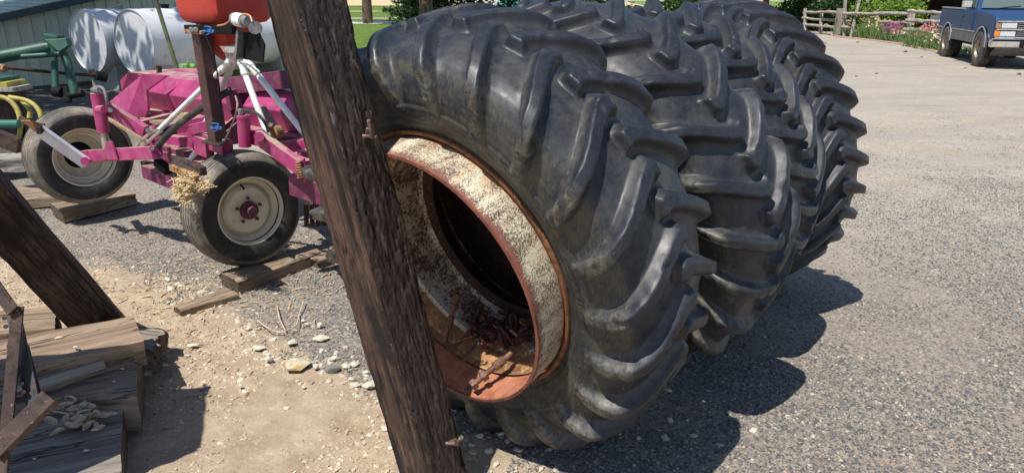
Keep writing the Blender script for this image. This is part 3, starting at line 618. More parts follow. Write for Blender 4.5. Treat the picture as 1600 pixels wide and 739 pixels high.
# ================================================================ plank pile
W_BROWN = wood_mat('plank_brown', (.31, .225, .155), (.15, .10, .07), (.46, .37, .27), 15)
W_BR2 = wood_mat('plank_greybrown', (.27, .20, .145), (.13, .09, .065), (.42, .35, .27), 15)
W_GREY = wood_mat('plank_weathered_grey', (.36, .335, .29), (.17, .15, .125), (.52, .48, .41), 17)
W_DK = wood_mat('plank_grey_dark', (.27, .235, .195), (.11, .09, .07), (.40, .36, .30), 15)  # darker grey wood for the nearest and the split timber
W_END = wood_mat('end_grain', (.13, .095, .068), (.06, .04, .028), None, 30, (1, 1, 1))
W_BLK = wood_mat('block_wood', (.33, .25, .17), (.16, .11, .075), (.47, .38, .27), 16)
def plank(name, c4, z, th, mat, label=None, cat='timber', grp=None, nl=46, nw=14, rag=.0025, seed=0, extend=0, parent=None, under=None):
    """board whose top has the corners c4 = far-left, far-right, near-right, near-left; grain runs left to right"""
    a, b, c, d = [Vector(p) for p in c4]
    if extend: a = a+(a-b).normalized()*extend; d = d+(d-c).normalized()*extend
    X = ((b-a)+(c-d)).normalized(); Z = Vector((0, 0, 1)); Z = (Z-X*X.dot(Z)).normalized(); Y = Z.cross(X); o0 = d
    loc = lambda p: np.array([(p-o0).dot(Y), (p-o0).dot(Z), (p-o0).dot(X)])  # local: grain along z
    q = [loc(p) for p in (a, b, c, d)]
    u = np.linspace(0, 1, nl); v = np.linspace(0, 1, nw); nh = max(3, int(nw*th/.2))
    # loop cross-section: top (v), near/far sides, bottom
    sec = [(vv, 0) for vv in v]+[(1, k/nh) for k in range(1, nh)]+[(vv, 1) for vv in v[::-1]]+[(0, k/nh) for k in range(nh-1, 0, -1)]
    V = []
    for uu in u:
        far = q[0]+(q[1]-q[0])*uu; near = q[3]+(q[2]-q[3])*uu
        for vv, hh in sec: p = near+(far-near)*vv; V.append((p[0], p[1]-hh*th, p[2]))
    V = np.array(V); m = len(sec); P0 = V.copy()
    sec_a = np.tile(np.array(sec), (nl, 1)); e1 = np.minimum(sec_a[:, 0], 1-sec_a[:, 0])
    g = .0025*fbm(P0*[60, 60, 3], 3, seed)-.007*np.clip(fbm(P0*[24, 24, 1.5], 2, seed+1)-.35, 0, 1)*2
    topm = (sec_a[:, 1] == 0); V[topm, 1] += g[topm]*1.3-.006*(e1[topm] < .01)
    sidem = ~topm & (sec_a[:, 1] < 1); V[sidem, 0] += np.where(sec_a[sidem, 0] > .5, 1, -1)*g[sidem]*1.5
    ends = np.repeat(u, m); V[:, 2] += rag*fbm(P0*[55, 55, 0], 2, seed+2)*((ends == 0) | (ends == 1))
    V[:, 1] += .006*fbm(P0*[5, 5, 3], 2, seed+3)
    i = np.arange(nl-1)[:, None]; j = np.arange(m)[None]; F = np.stack([i*m+j, i*m+(j+1) % m, (i+1)*m+(j+1) % m, (i+1)*m+j], -1).reshape(-1, 4).tolist()
    F.append(list(range(m))[::-1]); F.append([(nl-1)*m+k for k in range(m)])
    me = bpy.data.meshes.new(name); me.from_pydata(V.tolist(), [], F); me.materials.append(mat); me.materials.append(W_END)
    me.polygons[len(F)-1].material_index = 1; me.polygons[len(F)-2].material_index = 1
    me.polygons.foreach_set('use_smooth', [True]*(len(F)-2)+[False]*2)
    o = bpy.data.objects.new(name, me); C.objects.link(o); M = Matrix((Y, Z, X)).transposed().to_4x4(); M.translation = o0; o.matrix_basis = M
    if parent: adopt(o, parent)
    md = o.modifiers.new('es', 'EDGE_SPLIT'); md.split_angle = .9
    return tag(o, label, cat if not parent else None, grp)
gp = 'old timbers piled at the lower left'
plank('old_timber', [G(40, 521, .31), G(206, 493, .31), G(224, 530, .31), G(0, 588, .31)], .31, .13, W_BROWN, 'brown sunlit timber on top of the pile at the foot of the slanting brace', 'timber', gp, seed=1, extend=.6)
plank('old_timber', [G(-10, 600, .20), G(218, 551, .20), G(213, 618, .20), G(30, 628, .20)], .20, .17, W_BR2, 'grey brown timber in the middle of the pile below the pale board', 'timber', gp, seed=2, extend=.6)
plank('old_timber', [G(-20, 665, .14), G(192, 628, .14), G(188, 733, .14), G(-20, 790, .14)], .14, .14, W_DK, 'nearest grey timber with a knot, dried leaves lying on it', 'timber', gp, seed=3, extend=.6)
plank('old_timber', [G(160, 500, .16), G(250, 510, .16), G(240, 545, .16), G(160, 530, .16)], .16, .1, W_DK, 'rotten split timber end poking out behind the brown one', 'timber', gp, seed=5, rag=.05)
plank('old_timber', [G(10, 480, .20), G(88, 474, .20), G(86, 512, .20), G(10, 520, .20)], .20, .2, W_BLK, 'short pale timber block behind the pile left of the slanting brace', 'timber', gp, seed=6, extend=.1)
plank('old_timber', [G(165, 733, .03), G(203, 731, .03), G(208, 760, .03), G(160, 760, .03)], .03, .05, W_GREY, 'small grey board end at the very bottom below the knotted timber', 'timber', gp, seed=8)
plank('grey_board', [G(50, 574, .27), G(157, 544, .27), G(163, 562, .27), G(0, 612, .27)], .27, .035, W_GREY, 'pale weathered grey board resting across the two upper timbers', 'board', seed=7, extend=.5)
for i, (x, y, s) in enumerate([(91, 527, 14), (118, 542, 9), (191, 576, 9), (178, 596, 7), (54, 716, 6), (135, 703, 8)]):
    zz = .318 if i < 2 else (.208 if i < 4 else .148); g = G(x, y, zz); o = stone_mesh('pale_chip', s*.0014, s*.0009, .004, 60+i, STONE); o.location = g
    tag(o, ['pale chip on the brown top timber, left', 'tiny pale chip on the brown top timber, right', 'pale chip on the middle timber near its end', 'smaller pale chip on the middle timber', 'pale speck on the nearest timber, left', 'pale speck on the nearest timber by the leaves'][i], 'chip', 'pale chips on the timbers')
# dried leaves
LEAF = layered('dried_leaf', (.56, .44, .30), [((.38, .27, .17), 14, .42, .6), ((.66, .56, .42), 40, .5, .65)], .8)
lroot = empty('dried_leaves', G(125, 660, .145), 'heap of curled dried tan leaves lying on the nearest timber', 'dried leaves')
for i in range(46):
    px = random.gauss(127, 19); py = random.gauss(655, 12); px = min(max(px, 84), 170); py = min(max(py, 628), 684)
    c = G(px, py, .15); a = random.uniform(0, 2*PI); Lh = random.uniform(.025, .05); w = Lh*random.uniform(.28, .42); bm = NB(); rows = []
    tw = random.uniform(-.9, .9); lift = random.uniform(.0, .045); curl = random.uniform(.3, 1.1)
    for k in range(7):
        s = k/6*2-1; ww = w*(1-s*s)**.7+.0008; roll = tw*s
        row = []
        for q in (-1, -.5, 0, .5, 1):
            yy = q*ww; zz = (abs(q)**1.5)*ww*curl+.35*Lh*s*s*curl
            yy, zz = yy*math.cos(roll)-zz*math.sin(roll), yy*math.sin(roll)+zz*math.cos(roll)
            row.append(bm.verts.new((c.x+math.cos(a)*s*Lh-math.sin(a)*yy, c.y+math.sin(a)*s*Lh+math.cos(a)*yy, .152+lift+max(zz, -.004))))
        rows.append(row)
    for A_, B_ in zip(rows, rows[1:]):
        for k in range(4): bm.faces.new((A_[k], A_[k+1], B_[k+1], B_[k]))
    obj('leaf', bm, LEAF, lroot, True)
bm = NB(); tube(bm, arc_pts([G(78, 641, .16), G(100, 645, .19), G(120, 650, .18), G(135, 668, .16)], 5), .003, 6); obj('stem', bm, LEAF, lroot, True)

# rusty steel stand at lower left, an unseen box added out of frame throws the big shadow
SRUST = rust_mat('stand_rust', (.05, .032, .027), (.10, .06, .045), (.022, .016, .015), 10, .7, .3)
SBLUE = layered('stand_plate', (.075, .085, .095), [((.13, .07, .045), 9, .45, .6), ((.04, .045, .05), 22, .5, .65)], .55, .4, [(80, .4, .002)])
sroot = empty('steel_stand', (-1.75, 1.75, 0), 'rusty angle iron stand with crossing legs in front of the timber pile', 'steel stand')
def angle(p0, p1, w, th=.006, up=(0, -1, .3), mat=SRUST, name='angle_iron'):
    bm = NB(); p0, p1 = Vector(p0), Vector(p1); R = frame_of(p1-p0, up); L = (p1-p0).length
    box(bm, (p0+p1)/2, (w, th, L), R); box(bm, (p0+p1)/2+R @ Vector((-w/2+th/2, -w*.4-th/2-.0002, 0)), (th, w*.8, L), R)
    return obj(name, bm, mat, sroot, bevel=.0015)
dd = 1.95
angle(D(28, 478, dd), D(4, 735, dd-.05), .034, name='leg'); angle(D(4, 690, dd-.06), D(-2, 800, dd-.1), .036, name='leg')
pl = angle(D(20, 485, dd+.05), D(54, 640, dd+.0), .040, mat=SBLUE, name='brace')
angle(D(40, 540, dd+.08), D(62, 625, dd+.02), .018, name='angle_iron', mat=SRUST)
angle(D(-14, 708, dd-.09), D(76, 618, dd-.02), .045, name='cross_rail'); angle(D(-12, 440, dd), D(20, 486, dd-.02), .036, name='angle_iron')
for x, y in ((7, 497), (9, 510), (12, 526), (14, 540), (31, 585), (34, 599), (37, 612)):
    bm = NB(); p = D(x, y, dd-.005); R = frame_of((CAM-p)); bmesh.ops.create_cone(bm, cap_ends=True, segments=6, radius1=.0065, radius2=.0055, depth=.02, matrix=Matrix.Translation(p) @ R.to_4x4()); obj('bolt', bm, SRUST, sroot)
# unseen box on legs, added left of frame, shaped for that ground shadow
bm = NB(); s0 = Vector((-1.86, 2.42, 0))
def sh(x, y, h): return Vector((x-.316*h, y-.40*h, h))
poly = [sh(-1.47, 3.02, 1.0), sh(-1.47, 3.02, 1.62), sh(-2.05, 2.97, 1.62), sh(-2.05, 2.97, 1.0)]
a = Vector((-1.93, 2.62-.0, 0))
Rb_ = Matrix.Rotation(math.radians(-90+107.8), 3, 'Z'); e_ = Vector((.305, -.952, 0)); f_ = Vector((-.952, -.305, 0)); box(bm, Vector((-1.976, 2.39, 1.2))+e_*.27+f_*.35, (.7, .54, .8), Rb_); obj('bin', bm, SRUST, sroot, bevel=.01)
bm = NB()
for x, y in ((-2.5, 2.06), (-2.6, 2.2), (-2.3, 1.75)): bar(bm, (x, y, 0), (x, y, 1.0), .05, .05, (0, 1, 0))
obj('shadow_box_leg', bm, SRUST, sroot)
# ---- things lying inside the near rim
c1, ax1, u1, w1 = TY[0]
def rim_hit(px, py, r=.497, amax=1):
    o = CAM-c1; d = ray(px, py); oy, ow, dy, dw = o.dot(u1), o.dot(w1), d.dot(u1), d.dot(w1)
    a = dy*dy+dw*dw; b = 2*(oy*dy+ow*dw); c = oy*oy+ow*ow-r*r; q = math.sqrt(max(b*b-4*a*c, 0)); return CAM+d*((-b+q)/(2*a))
RODM = rust_mat('old_bolt_rust', (.13, .06, .045), (.26, .14, .09), (.06, .04, .035), 30, .65, .3)
RODG = layered('old_bolt_grey', (.13, .13, .12), [((.2, .1, .06), 24, .48, .62)], .55, .5)
bg_ = 'old bolts lying in the rim'
for (x0, y0, x1, y1, r, m, lab, k) in ((714, 463, 695, 535, .009, RODM, 'upright rusty bolt leaning on the inside of the rim by the post', 1), (699, 549, 742, 515, .010, RODM, 'rusty bolt lying across the rim floor, second from the post', 0),
        (722, 564, 762, 520, .009, RODG, 'grey steel bolt lying in the rim between two rusty ones', 0), (740, 600, 812, 541, .012, RODM, 'thickest bolt with nuts, lying on the sunlit rim floor', 1)):
    a = rim_hit(x0, y0, .455); b = rim_hit(x1, y1, .425)
    if x0 == 714: b = rim_hit(695, 535, .47); a = D(714, 463, (b-CAM).dot(ray(714, 463).normalized())*.985/ray(714, 463).length)
    root = empty('old_bolt', b, lab, 'bolt', bg_); bm = NB(); tube(bm, [a, b], r, 10); obj('shank', bm, m, root, True)
    d = (b-a).normalized(); 
    for f in ((.0, .22) if k else (.97,)):
        bm = NB(); p = a+(b-a)*f; bmesh.ops.create_cone(bm, cap_ends=True, segments=6, radius1=r*1.9, radius2=r*1.9, depth=.022, matrix=Matrix.Translation(p) @ frame_of(d).to_4x4()); obj('nut', bm, m, root)
    if k: 
        bm = NB(); p = a+(b-a)*.55; bmesh.ops.create_cone(bm, cap_ends=True, segments=12, radius1=r*1.5, radius2=r*1.5, depth=.05, matrix=Matrix.Translation(p) @ frame_of(d).to_4x4()); obj('sleeve', bm, m, root)
# chain heap
root = empty('rusty_chain', rim_hit(790, 505, .46), 'heap of dark rusty chain and links in the bottom of the near rim', 'chain')
CHM = rust_mat('chain_rust', (.085, .035, .03), (.18, .075, .05), (.04, .02, .018), 40, .7, .2)
LM = None
for i in range(42):
    px = random.gauss(782, 24); py = 512+random.gauss(0, 12)-(px-782)*-.12; px = min(max(px, 735), 828); py = min(max(py, 484), 545)
    p = rim_hit(px, py, .455-random.random()*.045)
    if LM is None:
        bm = NB(); tube(bm, [(.017*math.cos(t)*.7, .020*math.sin(t)*1.4, 0) for t in np.linspace(0, 2*PI, 11)], .0062, 6, False); o = obj('link', bm, CHM, root, True); LM = o.data
    else: o = bpy.data.objects.new('link', LM); C.objects.link(o); o.parent = root
    o.matrix_parent_inverse = Matrix.Identity(4); o.location = p-root.location; o.rotation_euler = (random.uniform(0, 3), random.uniform(0, 3), random.uniform(0, 3)); s = random.uniform(.7, 1.35); o.scale = (s, s, s)

# scrap bits between the links: short pins, hooks and flakes
for i in range(34):
    px = random.gauss(775, 28); py = 515+random.gauss(0, 12); px = min(max(px, 715), 826); py = min(max(py, 486), 552)
    p = rim_hit(px, py, .46-random.random()*.05); d = Vector((random.gauss(0, 1), random.gauss(0, 1), random.gauss(0, .5))).normalized()*random.uniform(.015, .05); bm = NB()
    if i % 3: tube(bm, [p-d, p+d], random.uniform(.003, .007), 6)
    else: box(bm, p, (random.uniform(.02, .05), random.uniform(.015, .03), .004), Matrix.Rotation(random.uniform(0, 3), 3, d))
    adopt(obj('scrap_bit', bm, [RODM, CHM, RUSTO2][i % 3]), root)
# ================================================================ magenta implement
RUBK = layered('implement_sidewall', (.018, .018, .018), [((.06, .056, .05), 7, .5, .68), ((.12, .10, .08), 40, .62, .7)], .6, bumps=[(70, .2, .003)])
MAG = T('magenta_paint'); 
def mag(name, base, sat=1):
    t = T(name); nz = t.n('NewGeometry').outputs['Normal']; up = t.n('SeparateXYZ', {'Vector': nz}).outputs[2]
    g = t.noise(6, detail=7, rough=.7, src='Object'); c = t.mix(base, tuple(v*.62 for v in base), t.ramp(g, .42, .66))
    c = t.mix(c, (.50, .33, .30), t.math('MULTIPLY', t.ramp(t.noise(11, detail=8, rough=.8, loc=(4, 4, 4)), .48, .72), .30))
    c = t.mix(c, (.42, .34, .23), t.math('MULTIPLY', t.ramp(up, .7, .95), t.ramp(t.noise(4, detail=7, rough=.7, loc=(7, 1, 2)), .40, .58, .0, .9)))
    c = t.mix(c, (.10, .045, .03), t.ramp(t.noise(34, detail=8, rough=.75), .665, .70))
    t.set(Base_Color=c, Roughness=.5); t.set(Normal=t.bump(t.noise(40, detail=5), .1, .003)); return t.m
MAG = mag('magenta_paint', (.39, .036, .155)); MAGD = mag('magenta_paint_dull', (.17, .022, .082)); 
PVC = layered('white_pipe', (.80, .78, .75), [((.62, .58, .52), 12, .5, .68)], .4)
RIMC = layered('cream_wheel', (.74, .68, .52), [((.60, .52, .36), 7, .45, .65), ((.25, .16, .09), 40, .64, .7)], .55, bumps=[(50, .15, .003)])
HUB = layered('hub_maroon', (.16, .03, .07), [((.06, .03, .03), 20, .45, .6)], .6)
BRN = layered('brown_post_paint', (.085, .035, .03), [((.05, .02, .018), 8, .4, .65), ((.16, .09, .06), 30, .6, .7)], .55, bumps=[(60, .2, .003)])
CHR = layered('worn_chrome', (.55, .52, .47), [((.3, .24, .18), 12, .45, .65)], .4, .8)
STEEL = layered('grey_steel', (.30, .30, .30), [((.17, .165, .15), 20, .45, .62)], .5, .5)
HOSE = layered('black_hose', (.03, .03, .032), [((.12, .11, .09), 14, .5, .66)], .6)
RED = layered('red_hopper_plastic', (.50, .050, .032), [((.42, .035, .025), 3, .4, .66), ((.52, .12, .08), 16, .58, .72)], .55, bumps=[(14, .08, .01)])
BLK = layered('black_plate', (.008, .008, .009), [((.04, .04, .04), 22, .62, .7)], .75, spec=.2)
STRAWD = layered('straw_dirt', (.44, .34, .21), [((.30, .22, .13), 30, .4, .6), ((.60, .50, .33), 80, .5, .6)], .95, bumps=[(120, .9, .012), (30, .6, .02)])
ROPE = layered('blue_rope', (.03, .14, .42), [], .7)
WHTB = layered('white_blue_plate', (.56, .58, .66), [((.42, .43, .5), 5, .45, .65), ((.2, .12, .08), 30, .66, .7)], .55, bumps=[(50, .15, .003)])
M0 = Vector((-2.6, 5.07, 0)); e1 = Vector((.81, -.59, 0)).normalized(); e2 = Vector((.59, .81, 0)).normalized()
def X(px, py, off=0.):       # pixel -> point of the upright plane at distance off behind the axle line
    return PL(px, py, M0+e2*off, e2)
mroot = empty('farm_implement', (-2.6, 5.07, 0), 'magenta farm implement with folded blades standing on two cream wheels', 'farm implement')
def mp(name, bm, mat, smooth=False, bevel=.004, par=None): return obj(name, bm, mat, par or mroot, smooth, bevel)
def mbar(name, a, b, w, h, mat=MAG, up=(0, 0, 1), par=None, bevel=.004):
    bm = NB(); bar(bm, a, b, w, h, up); return mp(name, bm, mat, False, bevel, par)
def mtube(name, ps, r, mat, n=14, par=None):
    bm = NB(); tube(bm, ps, r, n); o = mp(name, bm, mat, True, 0, par); m = o.modifiers.new('es', 'EDGE_SPLIT'); m.split_angle = .9; return o
def wheel(c, axis, R=.39, W=.27, out=True):
    """implement wheel: ribbed tyre > rim > hub, bolts"""
    ax = Vector(axis).normalized(); u = Vector((0, 0, 1)).cross(ax).normalized(); w = ax.cross(u); M = Matrix((ax, u, w)).transposed().to_4x4(); M.translation = c
    par = mroot; k = R/.39
    bm = NB(); h = W/2
    pr = [(0, R)]; 
    for g in (.018, .046, .074): pr += [(g-.005, R-g*g*1.2), (g-.003, R-.014-g*g*1.2), (g+.003, R-.014-g*g*1.2), (g+.005, R-g*g*1.2)]
    pr += [(h-.022, R-.020), (h-.004, R-.036), (h+.002, R-.052), (h+.006, R-.085), (h+.002, R-.125), (h-.012, R-.158), (h-.03, R-.172), (h-.05, R-.178)]
    full = [(-a, r) for a, r in pr[::-1]]+pr[1:]
    lathe(bm, full, 96, M)
    Mi = M.inverted()
    for f in bm.faces:
        q = Mi @ f.calc_center_median(); f.material_index = 0 if math.hypot(q.y, q.z) > R-.062 else 1
    ty = obj('tyre', bm, [RUBS, RUBK], par, True)
    s = 1 if out else -1; rr = R-.165
    bm = NB()
    lathe(bm, [(s*(h-.020), rr+.012), (s*(h-.012), rr+.008), (s*(h-.014), rr-.004), (s*(h-.05), rr-.012), (s*(h-.075), rr-.038), (s*(h-.10), rr-.042), (s*(h-.105), rr-.055)]+([(s*(h-.070), rr-.060), (s*(h-.055), rr-.075), (s*(h-.052), .09), (s*(h-.055), .055)] if out else
              [(s*(h-.16), rr-.06), (s*(h-.175), rr-.08), (s*(h-.17), .105)]), 64, M)
    rm = obj('rim', bm, RIMC, ty, True); m_ = rm.modifiers.new('es', 'EDGE_SPLIT'); m_.split_angle = .7
    bm = NB()
    if out:
        lathe(bm, [(h-.06, .062), (h-.030, .058), (h-.026, .040), (h-.006, .036), (h+.004, .028), (h+.004, 0.0005)], 28, M); hb = obj('hub', bm, HUB, rm, True)
        for i in range(5):
            a = 2*PI*i/5+.3; bm = NB(); p = M @ Vector((h-.046, .082*math.cos(a), .082*math.sin(a))); bmesh.ops.create_cone(bm, cap_ends=True, segments=6, radius1=.0115, radius2=.0105, depth=.024, matrix=Matrix.Translation(p) @ frame_of(ax).to_4x4()); obj('wheel_nut', bm, HUB, rm)
        bm = NB(); tube(bm, [M @ Vector((h-.06, -.03, .175)), M @ Vector((h-.035, -.028, .165)), M @ Vector((h-.02, -.03, .150))], .006, 8); obj('valve', bm, BLK, rm, True)
        bm = NB()
        for a0, rr2 in ((1.25, .140), (4.4, .140), (2.9, .138)):
            tube(bm, [M @ Vector((h-.064, rr2*math.cos(a0+q)*-1, rr2*math.sin(a0+q))) for q in np.linspace(-.28, .28, 8)], .0045, 6)
        obj('rim_slot', bm, DARKRUST, rm)
    else:
        lathe(bm, [(-(h-.17), .108), (-(h-.155), .10), (-(h-.15), .0005)], 28, M); obj('hub', bm, BLK, rm, True)
        bm = NB(); lathe(bm, [(-(h-.16), .05), (-(h-.02), .046), (-(h-.02), .001)], 20, M); obj('axle_stub', bm, DARKRUST, rm, True)
    return ty
WA = Vector((math.cos(math.radians(-43)), math.sin(math.radians(-43)), 0))
def C_(px, py, d): return D(px, py, d)
wheel(C_(380, 325, 4.68), WA, .385, .25, True)
wheel(C_(125, 243, 5.80), -Vector((math.cos(math.radians(-42)), math.sin(math.radians(-42)), 0)), .395, .27, False)
# wheel arm, left
fr = -.42
mbar('wheel_arm', X(133, 244, -.22), X(243, 238, -.22), .06, .085)
bm = NB(); prism(bm, [X(157, 250, -.27), X(167, 222, -.27), X(174, 221, -.27), X(183, 250, -.27)], e2*.012); mp('cylinder_bracket', bm, MAG, bevel=.002)
bm = NB(); prism(bm, [X(157, 250, -.17), X(167, 222, -.17), X(174, 221, -.17), X(183, 250, -.17)], e2*.012); mp('cylinder_bracket', bm, MAG, bevel=.002)
cyl = mtube('hydraulic_cylinder', [X(151, 146, -.22), X(162, 207, -.22)], .042, MAG, 20)
mtube('rod', [X(162, 207, -.22), X(167, 234, -.22)], .026, CHR, par=cyl)
mtube('hose', arc_pts([X(147, 137, -.2), X(156, 136, -.24), X(163, 142, -.25), X(167, 158, -.25), X(168, 168, -.22)], 6), .010, STEEL, 8)
mtube('hose_fitting', [X(146, 141, -.22), X(156, 141, -.24)], .02, STEEL, 8)
mtube('collar', [X(153, 172, -.27), X(164, 171, -.27)], .028, MAG, 12)
mbar('lift_link', X(170, 170, -.15), X(228, 206, -.05), .05, .085)
for x, y in ((172, 172), (231, 204), (171, 226), (237, 232)): mtube('pivot_bolt', [X(x, y, -.24), X(x, y, -.19)], .017, STEEL, 8)
# white folded arm
bm = NB(); q = [X(50, 208, -.50), X(60, 196, -.50), X(136, 250, -.28), X(128, 263, -.28)]; prism(bm, q, e2*.03); mp('white_arm', bm, WHTB, bevel=.003)
bm = NB(); prism(bm, [X(33, 190, -.55), X(48, 190, -.55), X(70, 198, -.46), X(58, 209, -.50)], (0, 0, .012)); mp('rusty_bracket', bm, RUSTO2, bevel=.002)
mbar('rusty_bracket', X(32, 186, -.5), X(62, 200, -.46), .03, .04, SRUST); mbar('rusty_bracket', X(60, 205, -.52), X(68, 198, -.45), .03, .05, SRUST)
mtube('arm_pin', [X(133, 252, -.32), X(133, 252, -.14)], .03, MAG)
# end plate and blade housing
bm = NB(); prism(bm, [X(170, 160, .35), X(222, 116, .35), X(262, 118, .5), X(229, 142, .35), X(231, 172, .35), X(226, 184, .35), X(200, 190, .3), X(200, 176, .3)], e2*.02); mp('end_plate', bm, MAG, bevel=.003)
bm = NB(); q0 = [X(187, 126, .75), X(199, 113, .75), X(252, 111, .95), X(266, 118, .95), X(266, 128, .95), X(190, 142, .75)]; prism(bm, q0, e2*.35+e1*.02); mp('top_hood', bm, MAG, bevel=.008)
mbar('hood_rim', X(216, 120, .55), X(262, 117, .75), .04, .035); mbar('hood_rim', X(262, 117, .75), X(302, 141, .75), .05, .05, MAGD)
mtube('hood_bolt', [X(248, 103, .9), X(249, 116, .9)], .025, DARKRUST, 8)
def hexbox(name, A, B, prof, mat=MAG):   # long folded sheet box: profile in (e2, z) swept from A to B
    bm = NB(); ra = [bm.verts.new(A+e2*y+Vector((0, 0, z))) for y, z in prof]; rb_ = [bm.verts.new(B+e2*y+Vector((0, 0, z))) for y, z in prof]
    n = len(prof); bm.faces.new(ra); bm.faces.new(rb_[::-1])
    for i in range(n): bm.faces.new((ra[i], rb_[i], rb_[(i+1) % n], ra[(i+1) % n]))
    return mp(name, bm, mat, bevel=.006)
A = X(228, 150, .55); B = X(366, 195, .55); B.z = A.z; prof = [(0, -.10), (-.05, .05), (.06, .17), (.26, .19), (.34, .05), (.30, -.10)]
hexbox('blade_housing', A, A+e1*1.28, prof)
mbar('housing_lip', A+Vector((0, 0, -.105))-e2*.03, A+e1*1.28+Vector((0, 0, -.105))-e2*.03, .14, .008, MAG, bevel=.001)
hexbox('blade_housing', A+e1*1.48, A+e1*2.6, prof)
mbar('housing_lip', A+e1*1.48+Vector((0, 0, -.105))-e2*.03, A+e1*2.6+Vector((0, 0, -.105))-e2*.03, .14, .008, MAG, bevel=.001)
# gussets at middle
for k, mt in ((1.33, MAG), (1.43, MAGD)):
    bm = NB(); b0 = A+e1*k; prism(bm, [b0+e2*-.35+Vector((0, 0, -.22)), b0+e2*.25+Vector((0, 0, .12)), b0+e2*.42+Vector((0, 0, .1)), b0+e2*.42+Vector((0, 0, -.25))], e1*.015); mp('gusset', bm, mt, bevel=.002)
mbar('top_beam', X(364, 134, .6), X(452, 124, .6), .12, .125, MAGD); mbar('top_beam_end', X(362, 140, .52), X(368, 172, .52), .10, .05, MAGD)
# frame rails
mbar('frame_rail', X(205, 190, .32), X(262, 178, .50), .10, .06); mbar('frame_rail', X(213, 196, .0), X(262, 183, .3), .06, .05)
bm = NB(); prism(bm, [X(205, 180, .6), X(290, 172, .6), X(345, 190, .3), X(240, 190, .0)], (0, 0, -.02)); mp('dusty_deck', bm, STRAWD, bevel=0)
bm = NB(); prism(bm, [X(168, 185, .1), X(195, 176, .2), X(228, 214, .15), X(222, 218, .1)], (0, 0, -.02)); mp('side_shelf', bm, STRAWD, bevel=0)
mbar('shelf_edge', X(196, 182, .14), X(230, 210, .1), .02, .05)
mbar('cross_rail', X(262, 203, -.05), X(324, 189, .15), .07, .075); mbar('cross_rail_end', X(255, 204, -.12), X(266, 204, -.12), .09, .06, HOSE)
mbar('main_beam', X(252, 224, .1), X(318, 233, .1), .14, .16); mbar('deck_rail', X(250, 199, .12), X(300, 209, .12), .06, .04)
bm = NB(); prism(bm, [X(250, 212, .25), X(280, 206, .3), X(312, 212, .1), X(300, 222, .05)], (0, 0, -.01)); mp('dusty_deck', bm, STRAWD, bevel=0)
mbar('channel', X(301, 200, -.02), X(312, 236, -.02), .05, .07); mbar('channel', X(302, 202, -.02), X(330, 197, .02), .07, .07); mbar('channel', X(309, 225, -.08), X(328, 232, -.08), .06, .12)
mbar('channel_foot', X(325, 218, -.05), X(356, 232, -.05), .08, .09)
mbar('link_plate', X(240, 196, -.12), X(252, 243, -.14), .02, .045); mbar('link_plate', X(233, 214, -.18), X(246, 246, -.18), .02, .035)
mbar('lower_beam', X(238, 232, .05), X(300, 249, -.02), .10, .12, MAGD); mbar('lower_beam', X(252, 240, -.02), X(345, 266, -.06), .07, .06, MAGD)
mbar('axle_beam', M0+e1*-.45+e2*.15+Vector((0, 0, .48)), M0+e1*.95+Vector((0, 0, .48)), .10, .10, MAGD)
mbar('blade_carrier', X(225, 260, .35), X(330, 285, .3), .05, .10, DARKRUST); mbar('clod_bracket', X(246, 253, -.15), X(264, 268, -.15), .06, .05, BLK)
# rusty bracket and straw wad in front of the near tyre
bm = NB(); prism(bm, [X(264, 263, -.42), X(275, 247, -.38), X(318, 266, -.42), X(310, 278, -.45)], (0, 0, .012)); mp('rusty_plate', bm, SRUST, bevel=.002)
mbar('rusty_plate', X(275, 250, -.36), X(318, 268, -.42), .04, .05, SRUST); mbar('rusty_plate', X(268, 262, -.44), X(308, 277, -.46), .03, .035, RUSTO2)
# hoses and pipes
mtube('hydraulic_hose', arc_pts([X(246, 231, -.18), X(257, 216, -.2), X(285, 190, -.15), X(330, 160, -.1), X(362, 140, 0)], 6), .022, HOSE, 10)
mtube('hose_end', [X(212, 232, -.2), X(217, 222, -.2), X(236, 208, -.2), X(246, 204, -.2)], .012, CHR, 8); mtube('hose_end', [X(226, 228, -.22), X(238, 216, -.22), X(252, 205, -.2)], .012, CHR, 8)
# right side: second cylinder with its arm and the spring
cyl = mtube('hydraulic_cylinder', [X(380, 183, -.14), X(383, 229, -.14)], .037, MAG, 20); mtube('cap', [X(379.5, 181, -.14), X(380, 184.5, -.14)], .040, MAG, 20, par=cyl)
mtube('hose', arc_pts([X(376, 173, -.14), X(392, 174, -.16), X(404, 180, -.16), X(415, 194, -.14), X(419, 206, -.1)], 6), .009, HOSE, 8)
mtube('hose_fitting', [X(376, 179, -.14), X(377, 172, -.14)], .016, STEEL, 8); mtube('hose_fitting', [X(373, 173, -.14), X(384, 174, -.14)], .012, STEEL, 8)
bm = NB(); prism(bm, [X(391, 226, -.1), X(392, 205, -.1), X(404, 203, -.1), X(422, 222, -.1), X(416, 232, -.1)], e2*.02); mp('arm_bracket', bm, MAG, bevel=.002)
mbar('wheel_arm', X(404, 214, -.12), X(470, 262, -.12), .05, .085); mtube('pivot_bolt', [X(405, 214, -.20), X(405, 214, -.1)], .028, MAG)
mbar('frame_rail', X(428, 233, .15), X(520, 218, .35), .10, .07); mbar('cross_rail', X(436, 243, .05), X(480, 258, .0), .08, .05)
bm = NB(); prism(bm, [X(410, 224, .55), X(470, 205, .7), X(540, 222, .6), X(440, 233, .2)], (0, 0, -.02)); mp('dusty_deck', bm, STRAWD, bevel=0)
bm = NB(); prism(bm, [X(470, 250, .0), X(540, 232, .3), X(560, 290, .2), X(478, 286, .0)], (0, 0, -.02)); mp('dusty_deck', bm, STRAWD, bevel=0)
